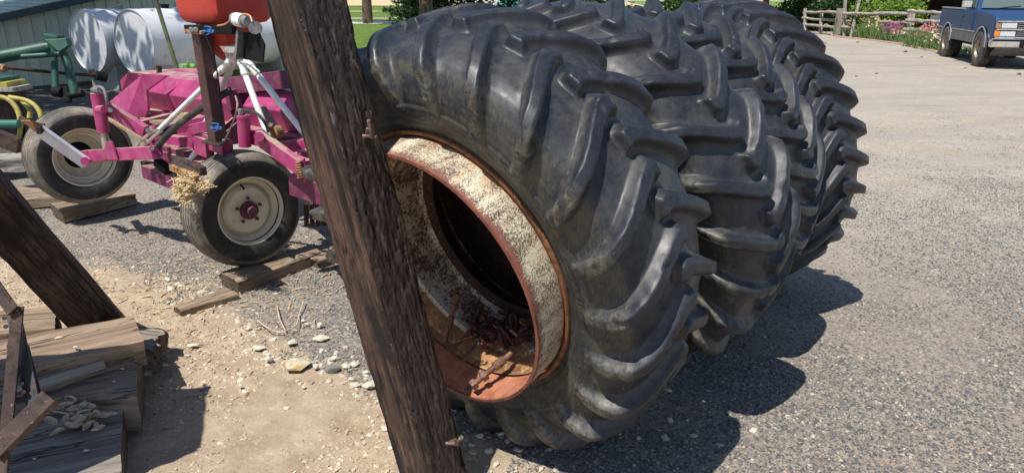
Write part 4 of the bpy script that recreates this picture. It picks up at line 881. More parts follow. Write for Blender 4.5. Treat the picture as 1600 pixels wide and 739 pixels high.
mbar('rear_beam', X(462, 286, -.02), X(560, 318, -.02), .10, .13, MAGD); mbar('rear_beam', X(476, 275, .1), X(560, 298, .1), .05, .06, MAG); mbar('spring_plate', X(473, 247, -.10), X(478, 285, -.10), .015, .03); mbar('spring_plate', X(461, 248, -.08), X(466, 280, -.08), .015, .03)
mbar('lug_block', X(474, 240, .2), X(500, 246, .2), .1, .06)
sp = [X(465+4*math.cos(t)+t*.12, 252+t*.62+1.5*math.sin(t), -.13-.02*math.sin(t)) for t in np.linspace(0, 44, 130)]; mtube('spring', sp, .006, RUSTO2, 6)
mtube('rusty_rod', [X(410, 170, .4), X(428, 200, .1), X(430, 207, .05)], .03, rust_mat('rod_rust', (.24, .15, .09), (.33, .22, .14)), 10); mtube('bolt_boss', [X(424, 208, .0), X(436, 206, .08)], .04, RUSTO2, 10)
for i in range(6):
    x = 478+i*9; mbar('tine', X(x, 318, .3), X(x+1, 352, .35), .03, .02, DARKRUST, bevel=0)
mtube('stray_pipe', [X(306, 238, -.05), X(297, 250, -.08)], .018, PVC, 10)
# straw wad caught on the bracket, and straw on the tyre
def straw_clump(name, cpx, cpy, off, sx, sy, n, root, L=.05):
    vs = []; fs = []
    for i in range(n):
        p = X(random.gauss(cpx, sx), random.gauss(cpy, sy), off+random.uniform(-.05, .03)); d = Vector((random.gauss(0, 1), random.gauss(0, .6), random.gauss(-.3, .8))).normalized()*random.uniform(.4, 1)*L; w = d.orthogonal().normalized()*.0022; b = len(vs)
        vs += [p-d-w, p-d+w, p+d+w, p+d-w]; fs.append((b, b+1, b+2, b+3))
    o = obj(name, ([tuple(v) for v in vs], fs), STRAW2, root); o['kind'] = 'stuff'; return o
STRAW2 = layered('straw_bright', (.62, .48, .27), [((.42, .30, .16), 30, .45, .6)], .85)
straw_clump('caught_straw', 290, 284, -.45, 8, 5, 300, mroot, .035)
straw_clump('caught_straw', 287, 300, -.45, 6, 9, 330, mroot, .04)
straw_clump('caught_straw', 312, 290, -.43, 8, 5, 130, mroot, .035)
# ---------------------------------------------------------------- spreader on the brown post
hroot = empty('seed_spreader', X(340, 230, -.12), 'red plastic hopper spreader with white drop pipes on a brown steel post', 'seed spreader')
hp = lambda name, bm, mat, smooth=False, bevel=.003: obj(name, bm, mat, hroot, smooth, bevel)
ho = -.12
bm = NB(); bar(bm, X(341, 222, ho), X(314, 47, ho), .085, .085, (.8, -.6, 0)); hp('mast', bm, BRN, bevel=.006)
bm = NB(); prism(bm, [X(314, 221, ho-.08), X(330, 214, ho+.06), X(358, 219, ho+.08), X(343, 227, ho-.10)], (0, 0, -.012)); hp('base_plate', bm, SRUST)
for x, y in ((324, 219), (336, 222), (350, 220)):
    bm = NB(); tube(bm, [X(x, y-2, ho), X(x, y+1, ho)], .012, 6); hp('bolt', bm, STEEL)
bm = NB(); bar(bm, X(292, 46, ho-.02), X(366, 47, ho-.02), .035, .05, (0, 0, 1)); bar(bm, X(292, 42, ho+.05), X(366, 41, ho+.05), .035, .02, (0, 0, 1)); hp('support_channel', bm, BLK)
bm = NB(); bar(bm, X(292, 49, ho-.05), X(318, 52, ho-.05), .03, .02); hp('channel_end', bm, RUSTO2)
for x in (299, 306):
    bm = NB(); tube(bm, [X(x, 47, ho-.08), X(x+3, 47, ho+.02)], .016, 8); hp('bolt', bm, STEEL)
# hopper: rounded square section flaring upward
def hopper():
    dpt = (X(352, 38, ho+.15)); R = Matrix((e1, e2, Vector((0, 0, 1)))).transposed(); Rz = Matrix.Rotation(.05, 3, 'Z'); bm = NB(); rings = []
    c0 = Vector((X(356, 60, ho+.15).x, X(352, 60, ho+.15).y, 0)); zt = X(352, 38, ho+.02).z; 
    for z, s, k in ((zt+.75, .235, .2), (zt+.30, .222, .2), (zt+.07, .205, .2), (zt+.03, .198, .2), (zt+.005, .18, .25), (zt-.01, .13, .4), (zt-.18, .085, .35), (zt-.22, .05, .6)):
        ring = []
        for i in range(48):
            a = 2*PI*i/48; p = 2/k*.9; cc, ss = math.cos(a), math.sin(a); q = (abs(cc)**p+abs(ss)**p)**(-1/p)*s
            v = Rz @ (R @ Vector((q*cc, q*ss, 0))); ring.append(bm.verts.new(c0+v+Vector((0, 0, z))))
        rings.append(ring)
    for a, b in zip(rings, rings[1:]):
        for i in range(48): bm.faces.new((a[i], a[(i+1) % 48], b[(i+1) % 48], b[i]))
    return bm, c0, zt
bm, c0, zt = hopper(); o = hp('hopper', bm, RED, True, 0); m_ = o.modifiers.new('es', 'EDGE_SPLIT'); m_.split_angle = .6
bm = NB(); prism(bm, [X(376, 50, ho-.06), X(404, 52, ho-.12), X(413, 70, ho-.12), X(410, 98, ho-.12), X(375, 92, ho-.06)], e2*.01); hp('black_guard', bm, BLK)
bm = NB(); tube(bm, [X(364, 30, ho-.12), X(366, 30, ho-.12), X(366.2, 30, ho-.12), X(390, 35, ho-.12)], [.018, .018, .034, .034], 18); hp('motor', bm, STEEL, True, 0)
bm = NB(); tube(bm, [X(370, 31, ho-.13), X(381, 33, ho-.13)], .036, 18); hp('motor_label', bm, PVC, True, 0)
bm = NB(); tube(bm, [X(398, 44, ho-.14), X(400, 44.5, ho-.05)], [.032, .034], 20); hp('gear_cover', bm, STEEL, True, 0)
bm = NB(); tube(bm, arc_pts([X(340, 41, ho-.08), X(352, 38, ho-.1), X(363, 30, ho-.12), X(378, 23, ho-.13), X(390, 25, ho-.14), X(394, 35, ho-.15)], 6), .005, 6); hp('wire', bm, layered('wire_tan', (.5, .25, .10), [], .5), True, 0)
bm = NB(); bar(bm, X(375, 48, ho-.1), X(371, 92, ho-.1), .035, .02, (.8, -.6, 0)); hp('bracket', bm, STEEL)
bm = NB(); prism(bm, [X(342, 72, ho), X(370, 72, ho), X(367, 84, ho), X(350, 83, ho)], e2*.12); hp('outlet_block', bm, layered('outlet', (.42, .40, .36), [((.3, .2, .14), 20, .5, .6)], .6))
for x in (355, 361, 367):
    bm = NB(); tube(bm, [X(x, 82, ho+.05), X(x+2, 93, ho+.05)], .014, 10); hp('outlet', bm, layered('pale_outlet', (.60, .55, .48), [], .6), True, 0)
for ps, r in (([X(362, 91, ho+.05), X(355, 101, ho+.04), X(246, 206, ho-.06)], .017), ([X(367, 92, ho+.05), X(362, 105, ho+.1), X(299, 238, ho+.25)], .017), ([X(375, 94, ho+.05), X(378, 103, ho+.03), X(428, 237, ho+.05)], .018), ([X(384, 95, ho+.05), X(394, 106, ho+.03), X(476, 210, ho+.15)], .018)):
    bm = NB(); tube(bm, ps, r, 12); hp('drop_pipe', bm, PVC, True, 0)
    bm = NB(); tube(bm, [ps[0]+(ps[1]-ps[0])*.5, ps[1]], r*1.18, 12); tube(bm, [ps[1]+(ps[2]-ps[1])*.05, ps[1]+(ps[2]-ps[1])*.10], r*1.25, 12); hp('elbow', bm, PVC, True, 0)
bm = NB(); tube(bm, arc_pts([X(318, 48, ho-.07), X(334, 90, ho-.09), X(343, 140, ho-.07), X(345, 200, ho-.06)], 8), .004, 5); hp('cable', bm, BLK, True, 0)
bm = NB(); tube(bm, arc_pts([X(368, 150, ho+.1), X(371, 165, ho), X(366, 185, ho), X(358, 205, ho), X(350, 222, ho)], 8), .006, 5); hp('cable', bm, layered('cable_tan', (.3, .24, .18), [], .6), True, 0)
for cx, cy in ((326, 48), (338, 199)):
    bm = NB()
    for k in range(3): tube(bm, arc_pts([X(cx-9+18*q/4, cy+k*1.2+1.2*math.sin(q*2+k), ho-.075) for q in range(5)], 4), .0042, 6)
    tube(bm, arc_pts([X(cx-4, cy, ho-.1), X(cx-6, cy-6, ho-.12), X(cx+4, cy-4, ho-.13), X(cx+2, cy+4, ho-.12), X(cx-3, cy+7, ho-.11)], 4), .0035, 6)
    hp('blue_rope', bm, ROPE, True, 0)
# ---------------------------------------------------------------- blocks under the wheels
bg2 = 'wood blocks under the implement wheels'
plank('wood_block', [G(344, 425, .09), G(484, 380, .09), G(500, 392, .09), G(371, 440, .09)], .09, .09, W_BLK, 'thick wood block right under the near cream wheel', 'wood block', bg2, seed=21)
plank('wood_block', [G(271, 476, .05), G(352, 450, .05), G(372, 456, .05), G(281, 483, .05)], .05, .05, W_BLK, 'thin pale wood offcut sticking out farthest left by the near wheel', 'wood block', bg2, seed=23)
plank('wood_block', [G(470, 396, .07), G(560, 372, .07), G(570, 384, .07), G(500, 405, .07)], .07, .07, W_BLK, 'splintered wood end behind the near wheel reaching to the big post', 'wood block', bg2, seed=24, rag=.03)
plank('wood_block', [G(78, 318, .11), G(190, 296, .11), G(212, 302, .11), G(97, 330, .11)], .11, .1, W_BLK, 'grey wood block under the left implement wheel', 'wood block', bg2, seed=25)
plank('wood_block', [G(25, 290, .09), G(68, 286, .09), G(100, 306, .09), G(30, 312, .09)], .09, .09, W_BLK, 'pale wood block at far left behind the left implement wheel', 'wood block', bg2, seed=26)
plank('wood_block', [G(-30, 240, .22), G(30, 238, .22), G(48, 246, .22), G(-30, 252, .22)], .22, .12, W_GREY, 'weathered block at left frame edge beside the tyre', 'wood block', bg2, seed=27)
# ================================================================ shed, tanks, green gear (left background)
wa = Vector((-10.13, 14.78, 0)); wd = (Vector((-9.25, 15.71, 0))-wa).normalized(); wn_ = Vector((wd.y, -wd.x, 0))  # towards the camera
SIDING = layered('pale_green_siding', (.55, .57, .44), [((.47, .50, .40), 1.5, .4, .65), ((.42, .42, .33), 9, .55, .7, (1, 1, .3))], .55)
ROOFT = layered('green_metal_roof', (.05, .13, .14), [((.09, .19, .19), 3, .4, .65)], .35, .2)
FASC = layered('dark_fascia', (.010, .035, .042), [], .5)
shed = empty('metal_shed', wa, 'pale green metal sided shed with dark green roof edge behind the white tanks', 'shed')
def wp(s, z, off=0): return wa+wd*s+wn_*off+Vector((0, 0, z))
def rake(s): 
    p = PL(0, 28, wa+wn_*.30, wn_); q = PL(128, 0, wa+wn_*.30, wn_); sp_, sq = (p-wa).dot(wd), (q-wa).dot(wd); return p.z+(q.z-p.z)*(s-sp_)/(sq-sp_)
wid = .245; s = -3.0; k = 0
while s < 6.4:
    z1, z2 = min(rake(s)-.02, 3.6), min(rake(s+wid)-.02, 3.6)
    if k == 0 or True:
        bm = NB(); prism(bm, [wp(s, -.1), wp(s+wid-.006, -.1), wp(s+wid-.006, max(z2, .2)), wp(s, max(z1, .2))], -wn_*.06)
        prism(bm, [wp(s+.004, -.1, .022), wp(s+.034, -.1, .022), wp(s+.034, max(z1, .2), .022), wp(s+.004, max(z1, .2), .022)], -wn_*.0215)
        obj('siding_panel', bm, SIDING, shed)
    s += wid; k += 1
bm = NB(); p, q = wp(-3.2, rake(-3.2), .30), wp(3.6, rake(3.6), .30)
bar(bm, p+Vector((0, 0, -.0)), q, .05, .15); obj('fascia', bm, FASC, shed, bevel=.006)
bm = NB()
u_ = (q-p).normalized(); n_ = wn_
for i in range(28):
    a = p+u_*(i*.26)+Vector((0, 0, .085)); bar(bm, a+n_*.03, a-n_*4.0, .012, .025, (0, 0, 1))
prism(bm, [p+Vector((0, 0, .078))+n_*.04, q+Vector((0, 0, .078))+n_*.04, q+Vector((0, 0, .078))-n_*4, p+Vector((0, 0, .078))-n_*4], (0, 0, -.02)); obj('roof', bm, ROOFT, shed)
# tanks
TANK = layered('tank_white', (.60, .61, .63), [((.48, .48, .49), 2.2, .45, .7), ((.42, .25, .14), 5, .62, .74, (1, .2, 1)), ((.2, .18, .17), 18, .68, .74)], .5, bumps=[(6, .15, .02)])
CONC = layered('concrete', (.34, .33, .31), [((.26, .25, .23), 6, .45, .62)], .9, bumps=[(50, .3, .005)])
ta = Vector((.5, .866, 0)).normalized()
def tank(c, L, R, lab, pipe=False):
    root = empty('fuel_tank', (c.x, c.y, 0), lab, 'fuel tank', 'white fuel tanks by the shed')
    u = Vector((0, 0, 1)).cross(ta).normalized(); w = ta.cross(u); M = Matrix((ta, u, w)).transposed().to_4x4(); M.translation = c
    bm = NB(); lathe(bm, [(.0, R-.004), (.0, R), (L, R), (L, 0.001)], 64, M); o = obj('shell', bm, TANK, root, True); m = o.modifiers.new('e', 'EDGE_SPLIT'); m.split_angle = .6
    bm = NB(); lathe(bm, [(.02, 0.001), (.012, R*.6), (.022, R-.012), (-.006, R-.010), (-.006, R-.001), (.0, R+.0005)], 64, M); obj('end_cap', bm, TANK, root, True).modifiers.new('e', 'EDGE_SPLIT').split_angle = .6
    for s_ in (.3, L-.5):
        p = c+ta*s_; bm = NB(); bar(bm, Vector((p.x, p.y, 0))-u*R*.75, Vector((p.x, p.y, 0))+u*R*.75, .22, (c.z-R*.72)*2, (0, 0, 1)); obj('support_block', bm, CONC, root, bevel=.01)
    p = c+ta*.75+Vector((0, 0, R)); bm = NB(); tube(bm, [p-Vector((0, 0, .02)), p+Vector((0, 0, .05))], .07, 12); tube(bm, [p+Vector((0, 0, .05)), p+Vector((0, 0, .075))], .09, 12); obj('filler_cap', bm, STEEL if not pipe else BLK, root)
    p = c-ta*.03+Vector((0, 0, -R*.93)); bm = NB(); tube(bm, [p+ta*.05, p-ta*.05], .03, 10); tube(bm, [p-ta*.04, p-ta*.04-Vector((0, 0, .12))], .022, 8); obj('drain_valve', bm, RUSTO2, root)
    if pipe:
        p = c+ta*1.5+Vector((0, 0, R)); bm = NB(); tube(bm, [p-Vector((0, 0, .03)), p+Vector((0, 0, 1.2))], .035, 10); obj('vent_pipe', bm, STEEL, root)
        bm = NB(); tube(bm, [p+Vector((0, 0, .25)), p+Vector((0, 0, .36))], .08, 10); obj('pipe_union', bm, DARKRUST, root)
    return root
tank(D(137, 65, 13.75), 2.6, .60, 'left white fuel tank with rust streaks, its round end dappled with light')
tank(D(209, 67, 13.2), 3.7, .60, 'right white fuel tank, longer in view, behind the red hopper', True)
p = D(184, -2, 14.6)
# leaning olive auger pole with green valve
AUG = layered('olive_paint', (.11, .13, .05), [((.06, .05, .035), 6, .45, .6), ((.2, .19, .12), 20, .6, .7)], .55); VG = layered('bright_green', (.16, .35, .06), [], .5)
pr_ = empty('leaning_pole', G(289, 150), 'thin olive pole leaning in front of the right tank with a bright green valve', 'pole')
bm = NB(); tube(bm, [D(240, -10, 8.6), D(290, 150, 8.9)], .026, 10); obj('pole', bm, AUG, pr_, True)
bm = NB(); tube(bm, [D(268, -5, 9.0), D(330, 62, 9.0)], .010, 8); obj('cable', bm, AUG, pr_, True)
bm = NB(); box(bm, D(288, 106, 8.7), (.10, .08, .09)); tube(bm, [D(296, 100, 8.65), D(304, 106, 8.65)], .035, 10); obj('valve', bm, VG, pr_, bevel=.01)
bm = NB(); tube(bm, arc_pts([D(284, 104, 8.65), D(287, 116, 8.6), D(292, 126, 8.6), D(296, 132, 8.6)], 5), .014, 8); tube(bm, [D(291, 100, 8.6), D(300, 88, 8.6)], .007, 6); obj('hose', bm, STEEL, pr_, True)
# green loader arm
GRN = layered('green_machine_paint', (.02, .09, .055), [((.012, .045, .035), 5, .42, .62), ((.10, .10, .07), 22, .6, .7)], .5, bumps=[(40, .15, .004)])
gr = empty('green_loader_arm', G(40, 160), 'dark green hydraulic loader arm reaching in from the left before the shed', 'loader arm')
dg = 9.6
def gb(name, ps, r, m=GRN): 
    bm = NB(); tube(bm, [D(*q) for q in ps], r, 12); return obj(name, bm, m, gr, True)
gb('boom', [(-60, 101, 9.3), (78, 74, dg)], .085); bm = NB(); box(bm, D(84, 68, dg), (.20, .16, .24), Matrix.Rotation(.2, 3, 'Y')); obj('knuckle', bm, GRN, gr, bevel=.02)
bm = NB(); prism(bm, [D(68, 62, dg-.1), D(102, 60, dg-.1), D(106, 72, dg-.1), D(92, 82, dg-.1)], (0, .12, 0)); obj('knuckle_plate', bm, GRN, gr, bevel=.01)
gb('leg', [(84, 82, dg), (87, 138, dg)], .045); gb('leg', [(93, 70, dg), (106, 100, dg), (117, 148, dg)], .055)
gb('cylinder', [(34, 89, dg-.2), (93, 85, dg-.1)], .035); gb('foot', [(84, 143, dg), (97, 145, dg)], .07, BLK); gb('foot', [(106, 150, dg), (130, 146, dg)], .05, BLK); gb('foot', [(104, 136, dg), (107, 160, dg)], .05, BLK)
gb('shaft', [(-20, 103, dg-.3), (8, 106, dg-.3), (110, 116, dg+.2), (160, 119, dg+.6)], .022, DARKRUST); gb('shaft_joint', [(0, 106, dg-.35), (8, 108, dg-.35)], .05, RUSTO2); gb('shaft_joint', [(150, 118, dg+.5), (166, 122, dg+.6)], .07, BLK)
# stacked boards and yellow hoops
yr = empty('yellow_hoop_frame', G(20, 215), 'yellow bent tube frame at the left edge behind the left wheel', 'tube frame')
YEL = layered('yellow_paint', (.40, .34, .06), [((.22, .18, .06), 10, .45, .62)], .5)
for ps in ([(-10, 150, 7.6), (12, 155, 7.6), (27, 172, 7.6), (32, 195, 7.6), (29, 222, 7.6)], [(14, 152, 7.9), (40, 157, 7.9), (56, 167, 7.9), (64, 184, 7.9), (57, 215, 7.9)], [(34, 157, 8), (46, 172, 8), (46, 185, 8)]):
    bm = NB(); tube(bm, arc_pts([D(*q) for q in ps], 8), .026, 10); obj('hoop', bm, YEL, yr, True)
bm = NB(); tube(bm, [D(-20, 194, 7.5), D(30, 194, 7.5)], .045, 10); obj('green_tube', bm, layered('teal_tube', (.02, .13, .09), [], .5), yr, True)
bm = NB(); bar(bm, D(-30, 200, 7.7), D(60, 218, 7.7), .1, .25); obj('back_panel', bm, BLK, yr)
bm = NB(); bar(bm, D(-30, 205, 6.3), D(31, 228, 6.3), .06, .14); o = obj('rusty_beam', bm, SRUST, None, bevel=.004); tag(o, 'rusty brown steel beam end at the left edge below the yellow hoops', 'steel beam')
for i, (y, x1, m, lab) in enumerate(((121, 16, GRN, 'thin green board edge on top of the left stack'), (128, 26, YEL, 'yellow brown board second in the left stack'), (136, 36, W_GREY, 'grey weathered board at the bottom of the left stack'))):
    bm = NB(); bar(bm, D(-40, y, 8.6), D(x1, y+2, 8.6), .35, .04+.015*(i > 0)); tag(obj('stacked_board', bm, m, None, bevel=.004), lab, 'board', 'boards stacked at far left')
sup_ = NB(); box(sup_, D(-6, 160, 8.8), (.6, .3, .5)); tag(obj('dark_crate', sup_, DARKRUST, None, bevel=.01), 'dark crate under the stacked boards at far left edge', 'crate')

# ================================================================ lawn, road, fields
def sheet(name, poly, z, mat, sub=0): 
    bm = NB(); vs = [bm.verts.new((x, y, z)) for x, y in poly]; bm.faces.new(vs); o = obj(name, bm, mat); return tag(o, kind='structure')
GRASS = layered('lawn_green', (.10, .18, .03), [((.17, .22, .05), 2, .4, .62, (1, .4, 1)), ((.06, .12, .02), 9, .48, .62)], .9, bumps=[(30, .8, .05)], spec=.1)
FIELDG = layered('crop_green', (.16, .26, .05), [((.12, .21, .06), .05, .4, .6)], .95, spec=.1)
FIELDY = layered('mustard_yellow_field', (.55, .50, .13), [((.42, .42, .13), .08, .4, .62)], .95, spec=.1)
STUB = layered('dry_stubble', (.56, .46, .28), [((.48, .37, .20), .3, .4, .62)], .95, spec=.1)
ROADM = layered('pale_road', (.62, .60, .56), [((.5, .48, .44), 1, .4, .62)], .9, spec=.1)
sheet('lawn', [(-60, 15.5), (-3.0, 15.5), (-2.6, 22), (-2, 60), (-60, 60)], .016, GRASS)
sheet('lane', [(-70, 48.5), (-2, 48.5), (-2, 53), (-70, 53)], .04, ROADM)
sheet('field', [(-600, 64), (4, 64), (4, 300), (-600, 300)], .012, GRASS)
sheet('lane', [(-90, 84), (-7, 84), (-7, 88), (-90, 88)], .06, STUB)
sheet('field', [(-900, 130), (30, 130), (30, 300), (-900, 300)], .10, STUB)
sheet('field', [(5, 40), (60, 40), (400, 81), (20, 81)], .012, STUB)
sheet('field', [(18, 82), (600, 82), (900, 132), (24, 132)], .10, FIELDY)
sheet('field', [(24, 134), (1200, 134), (1600, 260), (40, 260)], .16, FIELDG)
HILL = layered('blue_hills', (.20, .25, .24), [((.26, .29, .25), .002, .4, .6)], 1, spec=0)
bm = NB(); xs_ = np.linspace(-3500, 3500, 120); h_ = 60+30*fbm(np.c_[xs_*.0015, xs_*0, xs_*0], 4, 3); a_ = [bm.verts.new((x, 2600, -1)) for x in xs_]; b_ = [bm.verts.new((x, 2900+h*3, max(h, 20))) for x, h in zip(xs_, h_)]; c_ = [bm.verts.new((x, 3900, -1)) for x in xs_]
for i in range(119): bm.faces.new((a_[i], a_[i+1], b_[i+1], b_[i])); bm.faces.new((b_[i], b_[i+1], c_[i+1], c_[i]))
tag(obj('hills', bm, HILL, None, True), kind='structure')

# ================================================================ vegetation
def leafmat(name, a, b, c=None):
    t = T(name); r = t.n('ObjectInfo').outputs['Random']; g = t.noise(1.3, detail=3); g2 = t.noise(9, detail=3)
    col = t.mix(a, b, t.ramp(g2, .35, .65)); 
    if c: col = t.mix(col, c, t.ramp(g, .55, .7))
    t.set(Base_Color=col, Roughness=.6); t.p.inputs['Specular IOR Level'].default_value = .25; t.p.inputs['Transmission Weight'].default_value = 0.0
    tr = t.n('BsdfTranslucent', {'Color': col}); mx = t.n('MixShader', {0: .3, 1: t.p.outputs[0], 2: tr.outputs[0]}); t.t.links.new(mx.outputs[0], t.t.nodes['Material Output'].inputs[0]); return t.m
LDARK = leafmat('leaf_dark', (.025, .06, .015), (.05, .10, .025), (.035, .075, .02)); LMID = leafmat('leaf_mid', (.05, .11, .025), (.09, .17, .035)); LLIT = leafmat('leaf_bright', (.14, .25, .03), (.22, .33, .05), (.28, .38, .08)); LGREY = leafmat('leaf_grey', (.11, .17, .06), (.17, .24, .09))
BARKM = layered('bark', (.13, .085, .055), [((.07, .045, .03), 6, .4, .62, (1, 1, .2)), ((.2, .14, .10), 20, .58, .7, (1, 1, .3))], .9, bumps=[(12, .8, .03, (1, 1, .25))])
BARKR = layered('red_bark', (.24, .09, .045), [((.10, .045, .03), 6, .4, .62, (1, 1, .2))], .9, bumps=[(12, .8, .03, (1, 1, .25))])
def crown(name, parent, c, rad, n, size, mat, seed, clumps=26):
    r = np.random.default_rng(seed); c = np.array(c); rad = np.array(rad)
    cl = r.normal(size=(clumps, 3)); cl /= np.linalg.norm(cl, axis=1)[:, None]; cl *= r.uniform(.25, .95, (clumps, 1))**.6
    k = r.integers(0, clumps, n); p = cl[k]+r.normal(size=(n, 3))*r.uniform(.08, .2, (clumps, 1))[k]
    P = c+p*rad; P[:, 2] = np.maximum(P[:, 2], c[2]-rad[2]*1.0)
    d = r.normal(size=(n, 3)); d[:, 2] = d[:, 2]*.6-.2; d /= np.linalg.norm(d, axis=1)[:, None]; e = r.normal(size=(n, 3)); e -= d*(e*d).sum(1)[:, None]; e /= np.linalg.norm(e, axis=1)[:, None]
    s = size*r.uniform(.6, 1.4, (n, 1)); V = np.stack([P-d*s, P+e*s*.45, P+d*s, P-e*s*.45], 1).reshape(-1, 3); F = np.arange(4*n).reshape(n, 4)
    return obj(name, (V.tolist(), F.tolist()), mat, parent)
def tree(x, y, h, cr, cz, lab, mat, n=4000, size=.16, tr=.2, seed=0, bark=None, lean=0, crownr=None):
    root = empty('tree', (x, y, 0), lab, 'tree'); bm = NB(); r = random.Random(seed)
    tube(bm, [(x, y, -.1), (x+.02, y, h*.25), (x+lean*.5, y, h*.5), (x+lean, y, h*.85)], [tr*1.35, tr, tr*.8, tr*.25], 12)
    for i in range(8):
        a = r.uniform(0, 2*PI); z = h*r.uniform(.35, .7); L = cr*r.uniform(.5, .9); tube(bm, [(x+lean*.5, y, z), (x+math.cos(a)*L*.5, y+math.sin(a)*L*.5, z+L*.35), (x+math.cos(a)*L, y+math.sin(a)*L, z+L*.6)], [tr*.4, tr*.25, tr*.08], 7)
    obj('trunk', bm, bark or BARKM, root, True); crown('crown', root, (x+lean*.5, y, cz), (cr, cr, (h-cz)), n, size, mat, seed); return root
tree(-12.6, 11.3, 11, 4.0, 7.6, 'large tree out of frame whose leaves dapple the white tanks', LMID, 8200, .2, .22, 51, lean=2.6)
tree(-9.7, 49.5, 11, 4.2, 7.2, 'dark trunked shade tree on the lawn beyond the post', LMID, 5000, .2, .27, 1)
tree(-3.5, 30, 9, 3.8, 5.6, 'dark leafy tree directly behind the nearest tyre', LDARK, 7000, .15, .25, 3)
def bush(name, x, y, rx, ry, h, lab, mat, n, size, seed, cat='bush', grp=None):
    root = empty(name, (x, y, 0), lab, cat, grp); bm = NB(); r = random.Random(seed)
    for i in range(9): a = r.uniform(0, 2*PI); tube(bm, [(x+.1*math.cos(a), y+.1*math.sin(a), -.05), (x+rx*.35*math.cos(a), y+ry*.35*math.sin(a), h*.5), (x+rx*.6*math.cos(a), y+ry*.6*math.sin(a), h*.8)], [.03, .02, .008], 5)
    obj('stems', bm, BARKM, root, True); crown('foliage', root, (x, y, h*.52), (rx, ry, h*.5), n, size, mat, seed); return root
bush('bush', -7.4, 56, 2.6, 2, 1.75, 'round grey green bush at the far side of the lawn', LGREY, 4500, .13, 4)
bush('bush', -2.2, 34, 3.0, 2.0, 1.95, 'very dark hedge behind the nearest tyre, left part', LDARK, 6000, .12, 5)
bush('bush', 1.6, 33, 2.6, 2.0, 1.9, 'dark hedge behind the tyres, right part', LDARK, 5000, .12, 6)
bush('bush', 4.6, 34, 1.8, 1.6, 1.98, 'green sunlit bush showing over the second tyre', LMID, 4200, .12, 7)
tree(2.8, 36, 8, 3.2, 5.2, 'leafy tree behind the second tyre', LMID, 5000, .16, .22, 8)
# house behind the tyres
HW = layered('house_white', (.70, .70, .68), [], .7); TEAL = layered('teal_door', (.05, .38, .40), [], .5)
hr = empty('white_house', (1.0, 41, 0), 'white house with a teal door just seen over the nearest tyre', 'house')
bm = NB(); box(bm, (1.2, 43, 1.6), (6.5, 4, 3.2)); obj('wall', bm, HW, hr); bm = NB(); box(bm, (-.2, 40.96, 1.15), (1.0, .06, 2.1)); obj('door', bm, TEAL, hr)
bm = NB(); box(bm, (2.7, 40.96, 1.7), (1.2, .05, 1.0)); obj('window', bm, BLK, hr); bm = NB(); prism(bm, [(-2.4, 40.5, 3.1), (-2.4, 43, 4.6), (-2.4, 45.5, 3.1)], (7.2, 0, 0)); obj('roof', bm, ROOFT, hr)
# right: dark vine bank, bushes, trees
bush('bush', 16.2, 42, 2.2, 1.6, 1.5, 'low dark bush at the left end of the rail fence', LDARK, 5000, .10, 11)
bush('vine_bank', 18.0, 41, 2.6, 1.8, 2.9, 'tall dark vine thicket behind the rail fence', LDARK, 9000, .11, 12, 'thicket')
bush('bush', 17.9, 35.2, 1.3, .9, 1.9, 'dark green shrub behind the leaning fence board', LDARK, 4500, .085, 13)
bush('bush', 17.3, 33.2, 1.15, .8, 1.75, 'bright yellow green shrub behind the rails', LLIT, 5200, .075, 14)
bush('bush', 16.6, 34.3, .8, .6, 1.75, 'second bright shrub, left of the yellow green one', LLIT, 3000, .075, 15)
tree(17.0, 43.5, 8, 3.0, 5.2, 'reddish barked tree left of the vine thicket', LDARK, 4000, .18, .33, 16, BARKR)
tree(13.6, 40, 7, 2.0, 4.9, 'reddish trunked tree over the farthest tyre', LDARK, 3500, .16, .16, 17, BARKR)
bush('bush', 9.6, 37, 3.4, 1.6, 1.98, 'dark bushes behind the middle of the tyre row', LDARK, 6000, .12, 18)
# ================================================================ open barn
BW = wood_mat('barn_boards_dark', (.055, .04, .03), (.025, .018, .014), None, 6); BP = wood_mat('grey_pole', (.30, .27, .22), (.17, .15, .12), (.4, .37, .31), 12)
br = empty('open_barn', (22, 37, 0), 'dark open fronted barn behind the fence and the blue truck', 'barn')
bm = NB(); f0 = Vector((19.2, 36.2, 0)); bd = Vector((.955, -.295, 0)); bn = Vector((.295, .955, 0))
def bpnt(a, b, z): return f0+bd*a+bn*b+Vector((0, 0, z))
prism(bm, [bpnt(-.1, 6, -.1), bpnt(16, 6, -.1), bpnt(16, 6, 3.4), bpnt(-.1, 6, 3.4)], bn*.1); obj('back_wall', bm, BW, br)
for i in range(12): 
    bm = NB(); prism(bm, [bpnt(-.12, i*.5, -.1), bpnt(-.12, i*.5+.485, -.1), bpnt(-.12, i*.5+.485, 3.2), bpnt(-.12, i*.5, 3.2)], bd*.06); obj('wall_board', bm, BW, br)
bm = NB(); prism(bm, [bpnt(-.6, -.8, 2.75), bpnt(17, -.8, 2.75), bpnt(17, 6.5, 3.9), bpnt(-.6, 6.5, 3.9)], (0, 0, .12)); obj('roof', bm, ROOFT, br)
bm = NB(); prism(bm, [bpnt(16, 0, -.1), bpnt(16, 6, -.1), bpnt(16, 6, 3.4), bpnt(16, 0, 3.4)], bd*.1); obj('side_wall', bm, BW, br)
for a in (.2, 3.1, 6.3, 9.5, 12.5): 
    bm = NB(); tube(bm, [bpnt(a, 0, -.1), bpnt(a+.03, 0, 2.75)], .09, 10); obj('porch_post', bm, BW if a < 1 else BP, br, True)
bm = NB(); prism(bm, [bpnt(0, 5.0, -.05), bpnt(4, 5.0, -.05), bpnt(4, 5.0, 1.2), bpnt(0, 5.0, 1.2)], -bn*.4); obj('inner_bench', bm, BW, br)
